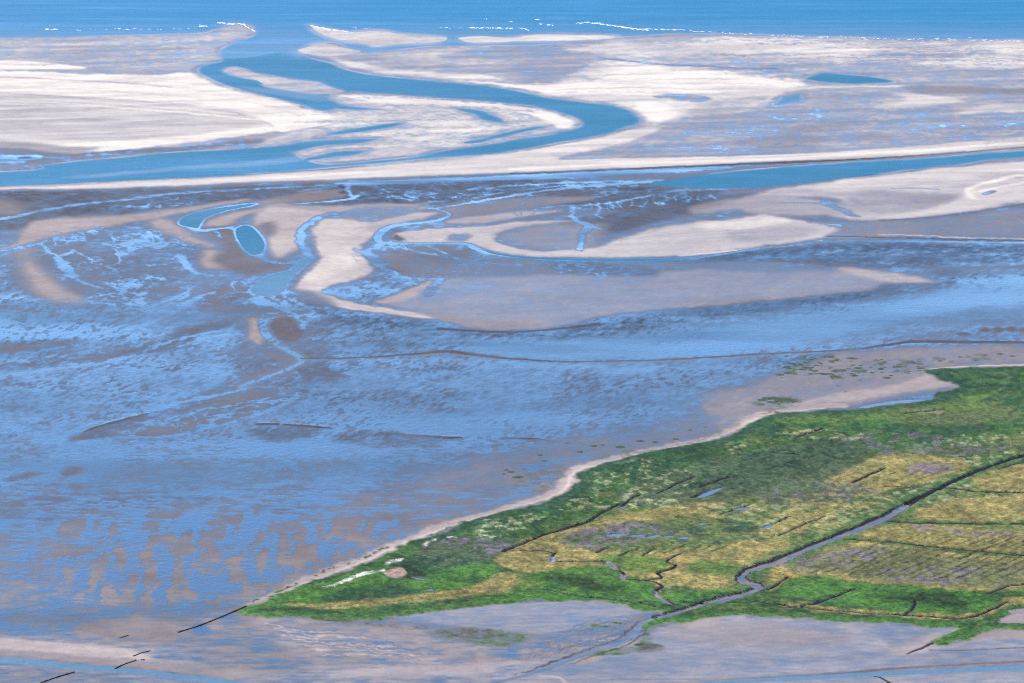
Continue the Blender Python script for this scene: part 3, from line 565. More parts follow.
# bars standing in the water
bar([(224, 71), (235, 67.5), (256, 73), (290, 79), (318, 82), (330, 87), (345, 91), (330, 94), (300, 92), (270, 87), (256, 80), (238, 76)], S=.66, W=.3, warp=1)
bar([(310, 25), (330, 29.5), (352, 32), (380, 30.5), (405, 34.5), (440, 36.5), (447, 38), (440, 42), (400, 44.5), (375, 47), (365, 45), (345, 41), (325, 36)], S=.74, W=.2, warp=1, slope=.04)
bar([(458, 38), (480, 36), (512, 37.5), (530, 35), (555, 34), (580, 35), (600, 35), (618, 37), (600, 39.5), (560, 41), (530, 41), (500, 42), (470, 42.5)], S=.82, W=.12, warp=1, slope=.04)
bar([(297, 51.5), (310, 46), (322, 43.5), (335, 45), (345, 48), (360, 51.5), (345, 55), (320, 56)], S=.72, W=.2, warp=1, slope=.04)
# shoals seen through shallow water
F["Q"][:] = np.maximum(F["Q"], 0)
P([(60, 178), (130, 171), (200, 165), (256, 161), (300, 156), (300, 161), (256, 166), (180, 170), (100, 177)], Q=.75, soft=8, op=.9)
F['Q'] += .5 * sstep(14, 42, VV) * (WID == 1) * (VV < 60)
P([(-130, 30), (100, 32), (200, 28), (230, 20), (260, 26), (260, 40), (200, 42), (-130, 44)], Q=.35, soft=14)
P([(280, 52), (300, 46), (310, 52), (300, 58)], Q=.5, soft=14); P([(430, 47), (512, 44), (600, 42), (520, 52), (450, 54)], Q=.3, soft=8)
P([(240, 86), (280, 90), (330, 96), (320, 102), (260, 92)], Q=.5, soft=8)

# ================================================================== SALT MARSH
UP = [(240, 611), (262, 603), (282, 593), (302, 585), (330, 577), (350, 570), (370, 562), (395, 551), (410, 543), (435, 535), (455, 530), (462, 524), (480, 518), (500, 512), (525, 507), (548, 501), (572, 489), (578, 483), (577, 475), (592, 467), (620, 460), (660, 450), (700, 443), (730, 435), (755, 421), (775, 414.5), (810, 411), (845, 411), (870, 408), (930, 400), (942, 393), (962, 387), (950, 382), (936, 377), (929, 371), (960, 368.5), (1024, 366), (1250, 358)]
LO = [(1250, 642), (1024, 631), (1008, 631), (985, 633), (965, 640), (945, 645), (933, 643.5), (938, 639), (952, 632), (957, 628.5), (930, 627), (880, 624), (820, 620), (770, 617), (712, 617), (690, 621), (668, 625), (650, 630), (640, 631), (644, 624), (662, 614), (640, 610), (618, 604.5), (580, 602), (545, 601), (512, 603), (480, 606), (440, 611), (392, 618), (365, 621.5), (330, 620), (290, 617.5), (256, 616.5)]
BEACH = [(245, 606), (270, 596.5), (300, 584), (340, 569), (380, 553), (400, 544), (430, 531), (452, 524), (480, 515.5), (512, 506), (545, 497), (566, 486), (570, 478), (575, 470), (592, 463.5), (620, 457), (660, 447.5), (700, 440), (728, 432), (752, 418.5), (775, 411), (810, 407), (845, 405)]
L(BEACH, [1.4, 3.5, 4.5, 5, 5.5, 5, 5, 4.5, 3, 3.6, 4.4, 6.5, 6.5, 5, 2.8, 2.2, 2.2, 2.2, 3.2, 4.4, 3, 3, 2.2], soft=10, warp=3.5, S=.50, W=.0, B=.75, H=.6)
P([(775, 410), (820, 405), (860, 400), (900, 394), (940, 388), (965, 384.5), (948, 381), (934, 376), (926, 370), (918, 378), (890, 386), (850, 392), (800, 402)], S=.44, W=.08, B=.65, soft=12, warp=5, H=.6)
L([(929, 369.5), (960, 367.2), (1024, 364.6), (1150, 361)], 1.2, soft=4, S=.75, W=0, B=.3)
L([(x, y + 2.2) for x, y in BEACH[2:]], 1.2, soft=5, warp=2.5, S=.74, W=0, B=.5, op=.85)
_bl = [(x, y) for x, y in BEACH]
NAMES.append("beach"); BEACH_ID = len(NAMES) - 1
bx, sd = linesd(BEACH, [2, 5, 6, 7, 7.5, 7, 7, 6, 4, 5, 6, 9, 9, 7, 4, 3, 3, 3, 4.5, 6, 4, 4, 3], 2.5); OID[bx][sd > 0] = BEACH_ID
bx, sd = polysd([(775, 410), (820, 405), (860, 400), (900, 394), (940, 388), (965, 384.5), (948, 381), (934, 376), (926, 370), (918, 378), (890, 386), (850, 392), (800, 402)], 10, 3); OID[bx][sd > 0] = BEACH_ID

GREEN = (.050, .108, .030); DEEP = (.022, .056, .030); BRIGHT = (.068, .165, .030); OCHRE = (.330, .250, .085)
OLIVE = (.115, .130, .045); PURPLE = (.170, .125, .165); GREY = (.078, .098, .058); PALE = (.30, .33, .17); BLACK = (.020, .030, .018); LIME = (.10, .155, .038)
n1 = stretch(fbm(16, 5, 4, 101)); n2 = stretch(fbm(8, 2.4, 3, 103)); n3 = stretch(fbm(40, 12, 4, 107)); n4 = stretch(fbm(5, 1.6, 2, 109))
bx, sd = polysd(UP + LO, 20, 2.2)
mk = sstep(-4.0, 3.0, sd + (n4[bx] - .5) * 3 + (n1[bx] - .5) * 7)
MM[bx] = np.maximum(MM[bx], mk)
F["W"][bx] *= (1 - mk); F["H"][bx] = F["H"][bx] * (1 - sstep(-1, 3, sd)) + sstep(-1, 3, sd) * (1.15 + .25 * (n3[bx] - .5))
NAMES.append("salt_marsh"); MARSH_ID = len(NAMES) - 1; OID[bx][sd > 0] = MARSH_ID
MASK = np.zeros((NV, NU), np.float32); MASK[bx] = sd
MC[:] = np.array(GREEN)

def Z(pts, col, soft=8, warp=5, op=1.0, mod=None):
    warp = warp * 1.8 if soft > 4 else warp
    P(pts, soft=soft, warp=warp, op=op, mod=mod, col=col)
def ZL(pts, w, col, soft=4, warp=2, op=1.0, mod=None):
    L(pts, w, soft=soft, warp=warp, op=op, mod=mod, col=col)
t1 = sstep(.52, .66, n1); t2 = sstep(.5, .68, n2); t2b = sstep(.45, .6, n2); t3 = sstep(.45, .7, n3); t4 = sstep(.5, .75, n4)
ALL = [(200, 640), (200, 340), (1250, 340), (1250, 660)]
Z(ALL, DEEP, mod=t1 * .7); Z(ALL, OLIVE, mod=t3 * t2 * .6); Z([(520, 560), (640, 500), (760, 480), (900, 450), (1200, 440), (1200, 600), (900, 580), (740, 590)], (.17, .165, .055), op=.75, soft=30, mod=.35 + .65 * t2b)
# upper marsh: dark green with pale patches, grey-green and lilac fields
Z([(560, 490), (600, 466), (700, 446), (770, 418), (860, 412), (960, 420), (1200, 420), (1200, 380), (960, 392), (860, 412)], DEEP, op=.4)
Z([(640, 482), (700, 462), (780, 448), (860, 440), (860, 470), (820, 486), (740, 500), (660, 505), (620, 500)], GREY, op=.6, soft=18)
Z([(640, 482), (700, 462), (780, 448), (860, 440), (860, 470), (820, 486), (740, 500)], DEEP, mod=t2 * .7, soft=14)
Z([(845, 437), (900, 432), (960, 440), (1010, 447), (990, 456), (930, 455), (870, 452)], PURPLE, op=.85, soft=14, mod=t2b); Z([(845, 437), (900, 432), (960, 440), (1010, 447), (990, 456), (930, 455), (870, 452)], GREY, mod=t2 * .8)
Z([(870, 410), (930, 402), (1000, 405), (1024, 415), (960, 425), (890, 420)], OLIVE, op=.6, soft=12); Z([(900, 415), (960, 412), (1020, 424), (960, 430)], GREY, op=.5, mod=t2b)
Z([(775, 416), (840, 412), (930, 404), (1000, 404), (960, 412), (860, 420), (790, 424)], LIME, op=.5, soft=8); Z([(955, 398), (985, 396), (1008, 388), (1000, 394), (975, 402)], LIME, op=.9, soft=6)
Z([(965, 374), (1000, 372), (1015, 380), (985, 385), (960, 382)], GREY, op=.6, mod=t2b); Z([(925, 412), (945, 412), (940, 415)], (.25, .18, .13), op=.8, soft=4)
for c in ([(560, 485), (600, 470), (650, 462), (660, 470), (620, 486), (580, 500)], [(772, 432), (800, 425), (815, 432), (790, 440)], [(650, 478), (690, 470), (700, 478), (650, 500), (620, 505)], [(800, 430), (870, 434), (860, 440), (800, 440)], [(720, 448), (750, 440), (755, 450), (725, 454)], [(950, 436), (1024, 434), (1024, 442), (950, 444)], [(560, 500), (600, 498), (620, 508), (570, 512)]):
    Z(c, PALE, mod=t2b * t4 * .95, warp=6); Z(c, OLIVE, mod=t2b * .4, warp=6)
for c in ([(470, 530), (520, 515), (560, 512), (540, 525), (490, 540)], [(600, 505), (650, 498), (690, 492), (660, 510), (620, 512)], [(880, 505), (920, 500), (1024, 492), (1024, 500), (930, 508)], [(870, 462), (950, 458), (1024, 450), (1024, 460), (950, 466)], [(850, 500), (900, 488), (960, 476), (970, 486), (900, 510)], [(780, 508), (850, 500), (840, 515), (780, 525)]):
    Z(c, PALE, mod=t2b * (.25 + .6 * t4), warp=6)
# ochre meadows
OCH = [[(500, 556), (520, 541), (560, 532), (600, 521), (640, 512), (690, 504), (725, 504), (690, 514), (640, 521), (600, 530), (560, 543), (590, 550), (640, 553), (700, 548), (768, 540), (792, 545), (790, 555), (755, 565), (741, 578), (744, 589), (700, 592), (680, 585), (660, 588), (640, 580), (600, 566), (560, 570), (520, 573), (502, 566)],
       [(286, 606), (340, 602), (400, 597), (460, 590), (488, 578), (512, 574), (545, 584), (530, 589), (500, 595), (440, 601), (380, 606), (330, 610)],
       [(850, 531), (900, 526), (1024, 530), (1200, 532), (1200, 556), (1024, 553), (960, 548), (880, 540)],
       [(768, 592), (775, 570), (840, 545), (900, 548), (1024, 560), (1200, 566), (1200, 596), (1024, 592), (960, 592), (900, 586), (850, 582), (800, 577)],
       [(826, 482), (870, 462), (900, 455), (960, 461), (972, 470), (940, 481), (900, 488), (870, 495), (835, 490)],
       [(975, 478), (1024, 464), (1200, 452), (1200, 486), (1024, 491), (985, 489)], [(912, 513), (960, 500), (1024, 496), (1200, 498), (1200, 518), (960, 521), (930, 521)],
       [(680, 506), (740, 505), (790, 500), (830, 490), (885, 496), (905, 505), (860, 520), (800, 534), (765, 538), (750, 522), (700, 516)],
       [(775, 604), (800, 604), (860, 610), (950, 616), (1000, 606), (1024, 598), (1200, 600), (1200, 610), (1024, 606), (985, 618), (950, 621), (860, 615), (790, 609)]]
for i, c in enumerate(OCH):
    Z(c, OCHRE, op=.95, soft=7, warp=4, mod=.55 + .45 * t2b)
    Z(c, OLIVE, mod=t1 * .55, warp=4); Z(c, (.20, .15, .06), mod=sstep(.55, .75, n4) * .6, warp=4)
Z(OCH[7], GREEN, mod=t1 * .7); Z(OCH[7], PALE, mod=t2 * .4)
Z([(758, 497), (800, 486), (850, 484), (884, 494), (840, 502), (780, 506)], PURPLE, op=.85, soft=12, mod=t2b); Z([(758, 497), (800, 486), (850, 484), (884, 494), (840, 502), (780, 506)], GREY, mod=t2 * .8)
Z([(905, 468), (925, 463), (955, 466), (950, 474), (920, 476)], PURPLE, op=.9, soft=10, mod=.4 + .6 * t2b)
Z([(786, 562), (850, 549), (910, 551), (970, 560), (1024, 564), (1200, 566), (1200, 584), (1010, 588), (960, 586), (890, 584), (840, 573)], GREY, op=.75, soft=16, mod=.45 + .55 * n2); Z([(786, 562), (850, 549), (910, 551), (970, 560), (1010, 572), (960, 586), (890, 584), (840, 573)], OLIVE, mod=t2b * .6)
Z([(780, 564), (830, 553), (890, 550), (880, 560), (840, 570), (800, 572)], PURPLE, op=.6, soft=10, mod=t2b); Z([(880, 572), (930, 566), (980, 570), (970, 584), (900, 584)], PURPLE, op=.6, mod=t2)
Z([(900, 528), (960, 529), (1024, 531), (1200, 533), (1200, 540), (1024, 538), (950, 536)], PURPLE, op=.55, mod=t2b)
Z([(560, 537), (620, 524), (690, 522), (740, 528), (760, 540), (700, 546), (640, 546), (580, 549)], GREY, op=.7, soft=16, mod=.35 + .65 * t1); Z([(560, 537), (620, 524), (660, 528), (640, 545), (580, 548)], PURPLE, mod=t2b * .6)
Z([(680, 524), (720, 520), (770, 528), (765, 542), (720, 546), (690, 540)], DEEP, mod=t1 * .7)
Z([(425, 545), (470, 538), (510, 542), (495, 560), (450, 566), (420, 560)], GREY, op=.8, soft=10); Z([(440, 542), (480, 538), (510, 545), (490, 555)], PURPLE, mod=t2b * .55); Z([(400, 560), (450, 556), (480, 562), (440, 575), (400, 572)], DEEP, mod=t2b * .8)
# fresh green swards
for c in ([(520, 582), (560, 570), (600, 567), (632, 580), (652, 590), (662, 600), (645, 609), (580, 601), (520, 602), (480, 600), (500, 594)], [(660, 600), (690, 592), (730, 588), (722, 597), (684, 604)], [(850, 583), (900, 588), (960, 590), (1000, 598), (975, 614), (900, 614), (860, 606), (838, 602)], [(778, 598), (790, 580), (835, 577), (842, 588), (822, 598), (792, 603)], [(690, 565), (720, 563), (740, 570), (720, 576), (690, 574)], [(600, 556), (650, 556), (670, 566), (650, 574), (610, 568)],
          [(245, 612), (300, 590), (350, 575), (380, 565), (400, 575), (380, 590), (320, 602), (270, 606)], [(400, 590), (420, 575), (470, 565), (500, 570), (480, 582), (440, 592)], [(1005, 592), (1024, 590), (1200, 590), (1200, 600), (1024, 598)]):
    Z(c, BRIGHT, op=.85, soft=9, warp=5, mod=.6 + .4 * n2); Z(c, DEEP, mod=t1 * .35)
Z([(545, 575), (575, 577), (600, 584), (622, 590), (600, 593), (570, 586), (550, 580)], BLACK, op=.6, soft=12); Z([(556, 578), (580, 580), (600, 587), (580, 586)], BLACK, op=.5, soft=5)
Z([(880, 597), (900, 594), (940, 594), (955, 600), (966, 607), (945, 609), (920, 603), (890, 600)], BLACK, op=.85, soft=9, mod=.6 + .4 * t2b)
Z([(320, 600), (350, 590), (400, 588), (420, 596), (370, 600)], DEEP, op=.6, soft=9); Z([(400, 570), (412, 565), (422, 576), (410, 580)], BLACK, op=.8, soft=6)
# green rims: along the shore, the lower edge, the creeks
rim = (1 - sstep(4, 26, MASK)) * (MASK > -3) * (VV < 540)
MC += (np.array(DEEP) * 1.15 - MC) * (rim * .85)[..., None]
rim = (1 - sstep(2, 18, MASK)) * (MASK > -3) * (VV > 585)
MC += (np.array((.062, .145, .032)) - MC) * (rim * .95)[..., None]
# shell banks and bare spots
for pts, ww in (([(326, 588), (340, 584), (352, 579), (366, 574), (384, 571)], [1, 2, 2.2, 2.6, 2]), ([(386, 565), (394, 562), (402, 560)], [2, 3, 1.5]), ([(424, 546), (434, 541)], 1.4), ([(448, 538), (455, 538)], 1.4), ([(484, 522), (488, 521)], 1.2)):
    ZL(pts, ww, (.62, .56, .48), soft=2.5, warp=3, mod=.35 + .65 * sstep(.3, .5, n2))
Z([(384, 573), (400, 568), (407, 574), (398, 579), (390, 578)], (.30, .20, .15), soft=3, warp=1)
Z([(255, 606), (300, 592), (330, 580), (320, 586), (280, 600)], (.30, .27, .16), op=.5, soft=6, mod=t2b)
Z([(905, 410), (935, 411), (920, 414)], (.22, .18, .12), op=.6, soft=4)
# grip furrows: faint parallel drains
def furrows(x0, y0, dx, dy, n, sx, sy, op=.55, w=.8):
    op = min(1.0, op * 1.7)
    for i in range(n):
        x, y = x0 + sx * i + 2.0 * math.sin(i * 3.7), y0 + sy * i
        ZL([(x, y), (x + dx * .5, y + dy * .5 + .4), (x + dx, y + dy)], w, (.016, .036, .018), soft=2.2, warp=1.2, op=op, mod=.45 + .55 * t2b)
furrows(812, 574, 60, -26, 15, 13, .5); furrows(900, 543, 30, -12, 9, 14, .6, .5); furrows(640, 470, 70, -18, 8, 24, -4, .35); furrows(975, 548, 30, -12, 6, 14, .5); furrows(640, 500, 60, -18, 6, 26, -6, .5); furrows(700, 470, 60, -16, 7, 26, -4, .4)
furrows(620, 556, 20, -8, 7, 15, -.5, .7); furrows(860, 486, 36, -13, 5, 26, -2, .5); furrows(780, 520, 40, -12, 5, 20, 2, .4); furrows(1000, 520, 30, -12, 5, 15, -1, .4)
furrows(880, 600, 26, -10, 6, 18, 1, .25)

# bare edges inside the marsh
P([(998, 622), (1010, 615), (1024, 609.5), (1200, 600), (1200, 622), (1024, 624), (1006, 624)], cover=0, S=.42, W=.1, B=.4, soft=3, H=.7)

# patches of plants out on the mud
def tuftpatch(pts, col, op=1.0, soft=8, thr=None):
    P(pts, soft=soft, warp=4, op=op, mod=thr, cover=1.0); P(pts, soft=soft, warp=4, col=col)
tuftpatch([(425, 633), (470, 629), (520, 632), (536, 635), (522, 643), (500, 648), (478, 645), (450, 640)], (.045, .095, .03), op=.9, soft=14, thr=.55 + .45 * n2)
tuftpatch([(300, 619), (370, 621), (440, 625), (500, 632), (470, 640), (430, 632), (360, 626)], (.075, .078, .05), op=.75, soft=12, thr=n2)
tuftpatch([(586, 656), (616, 648), (636, 645), (642, 634), (650, 632), (654, 642), (664, 647), (640, 651), (616, 656)], (.045, .10, .03), op=.95, soft=7, thr=.5 + .5 * n2)
tuftpatch([(640, 646), (665, 646), (662, 651), (640, 653)], (.06, .06, .05), op=.6, soft=8)
for i, (x, y) in enumerate([(607, 627), (640, 645), (618, 623), (596, 626)]):
    tuftpatch([(x - 5, y), (x, y - 1.5), (x + 6, y), (x, y + 1.2)], (.05, .09, .04), soft=3)
tuftpatch([(776, 360), (800, 354.5), (850, 356), (900, 360), (930, 366), (900, 372), (860, 376), (820, 382), (790, 374)], (.055, .085, .04), op=.85, soft=10, thr=sstep(.5, .64, n2) * sstep(.35, .6, stretch(fbm(20, 5, 2, 203))))
tuftpatch([(756, 402), (775, 397), (795, 400), (785, 405), (760, 406)], (.045, .085, .035), op=.9, soft=8, thr=t2b)
tuftpatch([(580, 462), (630, 450), (700, 440), (760, 412), (790, 396), (800, 404), (750, 420), (700, 442), (620, 458)], (.07, .09, .05), op=.6, soft=10, thr=t2)
tuftpatch([(516, 478), (560, 466), (570, 472), (540, 492), (520, 490)], (.08, .10, .05), op=.45, soft=8, thr=t2)
tuftpatch([(880, 362), (940, 356), (1000, 352), (980, 362), (900, 368)], (.07, .09, .05), op=.6, soft=10, thr=t2)
ZL([(250, 604), (280, 590), (310, 579), (340, 567), (370, 556), (392, 545)], 1.6, (.06, .075, .035), soft=3, warp=3)
L([(244, 605), (280, 591), (310, 579), (340, 567), (370, 556), (392, 545)], 1.5, soft=3, warp=3, cover=1, mod=sstep(.42, .6, n2))
L([(430, 535), (470, 520)], 1, soft=3, warp=3, cover=1, mod=t2)

# ---- creeks and ditches: real cuts with bare mud banks, bank shade painted dark
def cut(pts, w, depth, bank, bed_S=.30, bed_W=.3, bedcol=None, warp=1.0, bankw=1.2, ident=None, thr=None):
    w = [w] * len(pts) if np.isscalar(w) else w
    bx, sd = linesd(pts, [a + 2 * bank / 3 for a in w], warp)
    m = sstep(-1.0, 1.0, sd)
    if thr is not None:
        m = m * thr[bx]
    MM[bx] *= (1 - m)
    apply(bx, m, dict(S=.0, W=.0, D=1.0, B=.1))
    bx2, sd2 = linesd(pts, w, warp)
    m2 = sstep(-1.2, 1.2, sd2)
    apply(bx2, m2, dict(S=bed_S, W=bed_W, D=.0 if bed_S > .1 else 1.0, B=.1))
    F["H"][bx] -= depth * sstep(-1.5, 3.0, sd) * (m if thr is not None else 1)
    if ident:
        NAMES.append(ident); OID[bx][sd > 0] = len(NAMES) - 1

CREEK = [(1200, 398), (1100, 428), (1024, 455.5), (1000, 463), (970, 475), (940, 489), (925, 496), (912, 503), (900, 509.5), (875, 522), (840, 536), (800, 552), (775, 563), (756, 568), (746, 572), (741.5, 577), (746, 582), (755, 585), (758, 589), (748, 593), (722, 599.5), (703, 604), (690, 609), (660, 617.5), (640, 624), (634, 631), (627, 639), (600, 648), (570, 658), (545, 666), (528, 673)]
CW = [1.4, 1.4, 1.4, 1.4, 1.4, 1.6, 2, 3, 3.2, 3.6, 4.2, 4.6, 4.2, 3.6, 3.4, 3.4, 3.6, 4, 4, 3.6, 3.2, 3, 3, 2.6, 3, 3.4, 3.2, 2.2, 2, 1.8, 1]
ZL(CREEK[:22], [a + 7 for a in CW[:22]], (.05, .125, .04), soft=9, warp=3, op=.8, mod=.4 + .6 * n1)
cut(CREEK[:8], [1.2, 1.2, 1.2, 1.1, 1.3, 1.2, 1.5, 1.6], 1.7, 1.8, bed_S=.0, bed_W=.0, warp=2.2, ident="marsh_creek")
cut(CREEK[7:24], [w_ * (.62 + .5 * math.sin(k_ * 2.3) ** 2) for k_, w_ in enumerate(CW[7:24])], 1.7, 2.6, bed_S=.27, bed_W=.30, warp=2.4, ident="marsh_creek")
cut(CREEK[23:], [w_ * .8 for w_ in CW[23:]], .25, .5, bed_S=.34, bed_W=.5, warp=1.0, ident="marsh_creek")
L([(x - 2.5, y - 1.7) for x, y in CREEK[6:13]], [1, 1.6, 1.9, 1.2, 1.7, 1.1, 1.3], soft=2, S=0, W=0, D=1, warp=.8, op=.9); L([(x - 2.5, y - 1.8) for x, y in CREEK[12:16]], 1.2, soft=2, S=0, W=0, D=1, warp=.8, op=.9)  # shade of the upper-left bank, painted as dark strokes
L([(x, y + .5) for x, y in CREEK[9:24]], [.5, 1, 1.5, .6, 1.4, 1, .6, 1.5, 1.5, 1, .6, 1.2, 1, .7, .6], soft=2.5, W=.85, S=.3, warp=1.5); L([(x + 3, y + .2) for x, y in CREEK[23:28]], [.6, 1, 2, 1.6, .6], soft=2.5, W=1.0, warp=.8); L([(690, 605.5), (720, 596.5), (744, 590)], .9, soft=2, D=1, S=0, W=0)  # last stroke paints more of that bank shade
L([(632, 640), (600, 650), (570, 660), (540, 670)], .9, soft=2, D=.8, S=.05, W=.1)
for k in range(7):
    o_ = k * 1.0
    L([(668 - 6 * o_, 614 + .1 * o_), (640 - 7 * o_, 621 - .2 * o_), (622 - 7 * o_, 631 - .8 * o_), (598 - 7 * o_, 641 - .9 * o_), (566 - 5 * o_, 652 - .7 * o_), (540 - 4 * o_, 662 - .3 * o_)], [.4, .8, 1.2, 1, .8, .4], soft=3, warp=5, op=.8, **(dict(S=.16, D=.5, W=.1, B=.4) if k % 2 else dict(W=.92, S=.3)))
L([(640, 626), (633, 633), (622, 642), (598, 650.5), (568, 661), (545, 669), (515, 678), (470, 688)], [2.4, 3.8, 3.4, 2.8, 2.6, 2.4, 2, 1.4], soft=4, warp=2, S=.40, W=.82, D=0)
L([(638, 622), (629, 630), (619, 639), (596, 647.5), (566, 657.5), (540, 667), (515, 675)], [.6, 1.0, 1.1, 1.0, 1.2, .8, .4], soft=3, warp=3, S=.08, W=.1, D=.7, B=.2)
L([(648, 628), (640, 637), (628, 645), (600, 654), (572, 664)], [.5, 1, 1, .8, .5], soft=3, warp=2, S=.1, W=.1, D=.6, B=.3)
DITCH = [([(620, 505), (605, 512), (585, 523), (560, 531), (540, 537), (520, 545), (504, 552)], 1.1), ([(640, 495), (630, 500), (624, 507)], 1.0), ([(503, 552), (525, 551.5), (545, 551.5), (554, 554)], .6), ([(554, 554), (551, 562)], .9), ([(556, 562), (580, 562), (602, 562)], .7), ([(602, 562), (612, 565), (620, 571), (626, 577), (622, 580)], .9), ([(622, 580), (640, 580.5), (655, 583), (663, 587), (656, 592), (658, 598), (674, 605)], [.6, .6, .8, 1.2, 1.4, 1.3, 1]),
         ([(638, 581), (660, 579), (659, 573.5), (670, 570), (676, 566), (666, 562), (674, 557), (682, 554)], [.6, 1, 1.1, 1.2, 1, .8, .7, .4]), ([(596, 553), (608, 548)], .7), ([(620, 557), (629, 552)], .5), ([(642, 557), (655, 549)], .5), ([(760, 592), (770, 589), (780, 583), (788, 578)], .9), ([(790, 608), (800, 607.5), (822, 602), (840, 595), (854, 590)], .9), ([(740, 600), (768, 604), (800, 608), (860, 613.5), (905, 616), (950, 619), (970, 618.5), (990, 611), (1008, 603)], [.4, .5, .6, .6, .7, .8, 1, 1, .7]), ([(902, 616), (912, 610), (914.5, 603)], .9), ([(989, 595), (1004, 588.5), (1024, 585), (1150, 580)], 1),
         ([(885, 522), (930, 524), (1024, 524.5), (1150, 526)], .7), ([(848, 540), (900, 544), (970, 551), (1024, 556), (1150, 562)], .6), ([(780, 536), (800, 527), (825, 517)], .6), ([(853, 482.5), (864, 477.5), (884, 469)], 1.0), ([(796, 438), (815, 432), (824, 429)], .8), ([(770, 453), (800, 455)], .5), ([(948, 489), (980, 492), (1024, 493), (1150, 496)], .9), ([(885, 487), (915, 488.5), (948, 489)], .4),
         ([(692, 498), (706, 493), (722, 487.5)], .9), ([(700, 488), (730, 477)], .7), ([(656, 494), (680, 483), (694, 477)], .8), ([(905, 414), (935, 411)], .6), ([(640, 462), (660, 466)], .4), ([(545, 590), (580, 597), (620, 601), (656, 607)], .5), ([(680, 603), (740, 603)], .4), ([(775, 412), (790, 414)], .3), ([(960, 560), (990, 548)], .4), ([(720, 515), (750, 505)], .4), ([(768, 527), (790, 517)], .4), ([(1000, 470), (1024, 462)], .4)]
for pts, w in DITCH:
    cut(pts, w, 1.5, .8, bed_S=.0, bed_W=.0, warp=1.6, ident="drainage_ditch")
for pts, w in (([(552.5, 558), (551.5, 562.5)], 2.4), ([(608, 563.5), (613, 567), (616, 570)], 2), ([(624, 576), (622.5, 579)], 1.8), ([(655, 592), (657, 597), (670, 604.5)], 1.4), ([(897, 511), (905, 506.5)], 2.6), ([(625, 507), (621, 510.5)], .9)):
    L(pts, w, soft=2.5, warp=.8, S=.38, W=.5, D=0, cover=0)
cut([(932, 643), (922, 648), (914, 651), (908, 654)], [1, 1, .8, .4], .6, .6, bed_S=0, bed_W=.1)

# ---- marsh pools: small hollows, filled further down
POOLS = [[(606, 536.5), (612, 534.4), (622, 534), (626, 535.2), (619, 536.2), (612, 537)], [(630, 536.5), (636, 535), (644, 535), (641, 536.6), (634, 537)], [(646, 537.6), (650, 536.6), (658, 535.2), (656, 537.2), (650, 538.4)], [(663, 537.4), (668, 536), (673, 536.2), (670, 537.8)], [(678, 539), (683, 537.2), (689, 538), (684, 539.4)],
         [(734, 510), (740, 508.4), (749, 508.6), (744, 510.2)], [(698, 497.6), (706, 493), (721, 488), (717, 491.4), (706, 496.4)], [(762, 528.2), (770, 525.4), (772, 526.6), (766, 528.6)], [(698, 524.4), (703, 523), (706, 524), (701, 525.2)], [(427, 590.6), (430, 589.4), (434, 590.2), (431, 591.2)], [(412, 577.5), (418, 578.2), (428, 580.4), (420, 580)]]
for p in POOLS:
    bx, sd = polysd(p, 8, .5)
    m = sstep(-3, .5, sd)
    F["H"][bx] = F["H"][bx] * (1 - m) + .55 * m
    mb = sstep(-2, 0, sd); MM[bx] *= 1 - mb; apply(bx, mb, dict(S=.1, W=.5, D=.4))

# ================================================================== finish the fields
far = sstep(330, 180, VV); near = sstep(430, 520, VV)
nz_far = stretch(.65 * fbm(7, 1.5, 3, 301) + .35 * fbm(24, 5, 3, 303))
nz_mid = stretch(.6 * fbm(6, 1.6, 3, 305, rot=-.25) + .4 * fbm(30, 7, 3, 307, rot=-.12))
nz_near = stretch(.70 * fbm(15, 1.7, 3, 309) + .30 * fbm(40, 7, 3, 311))
nz = nz_mid + (nz_far - nz_mid) * far + (nz_near - nz_mid) * near
lace = np.maximum(LACE, LACE2 * .8) * sstep(.35, .6, stretch(fbm(60, 18, 2, 313)))
W0 = np.clip(F["W"], 0, 1)
amp = (.24 + .34 * near + .10 * far) * (1 - np.abs(2 * W0 - 1) ** 3)
fu, fv = UU + 16 * WX, VV + 5 * WY
thin = np.maximum(1 - np.abs(fbm(30, 9, 4, 331, fu, fv) - .5) * 22, 1 - np.abs(fbm(17, 5, 3, 333, fu, fv) - .5) * 16)
thin = sstep(0, .7, thin) * sstep(.3, .6, stretch(fbm(40, 12, 3, 335)))
W0 = W0 * (1 - .12 * F["R"]) * (W0 < .96) + W0 * (W0 >= .96)
Wf = W0 + (nz - .5) * 2 * amp * F["A"] + .75 * F["R"] * thin
fleck = np.where(VV > 440, stretch(fbm(7, 1.25, 2, 343)), stretch(fbm(5, 1.5, 2, 345, rot=-.35)))
Wf = Wf - .34 * sstep(.60, .86, fleck) * sstep(.5, .7, W0) * sstep(240, 300, VV) * (.25 + .75 * sstep(.35, .65, stretch(fbm(80, 24, 3, 347)))) * F["A"]
wet = np.clip(Wf * 1.02, 0.04, 1)
S = np.clip(F["S"] + (nz_far - .5) * .10 * sstep(.1, .5, F["S"]) + (fbm(50, 10, 4, 317) - .5) * .16 + (stretch(fbm(70, 2.2, 3, 319, rot=-.03)) - .5) * (.05 + .18 * sstep(230, 150, VV)) * sstep(420, 330, VV) * sstep(.25, .5, F['S']), 0, 1.05)
c0, c1, c2 = np.array((.082, .066, .065)), np.array((.35, .298, .275)), np.array((.74, .64, .50))
a = np.clip(S / .5, 0, 1)[..., None]; b = np.clip((S - .5) / .5, 0, 1)[..., None]
alb = c0 + (c1 - c0) * a + (c2 - c1) * b
alb = alb + (np.array((.022, .018, .020)) - alb) * (F["D"] ** 2 * .95)[..., None]
alb = alb * (1 + (np.array((1.06, .95, .85)) - 1) * np.clip(F["B"], 0, 1)[..., None])
cov = np.clip(MM, 0, 1)
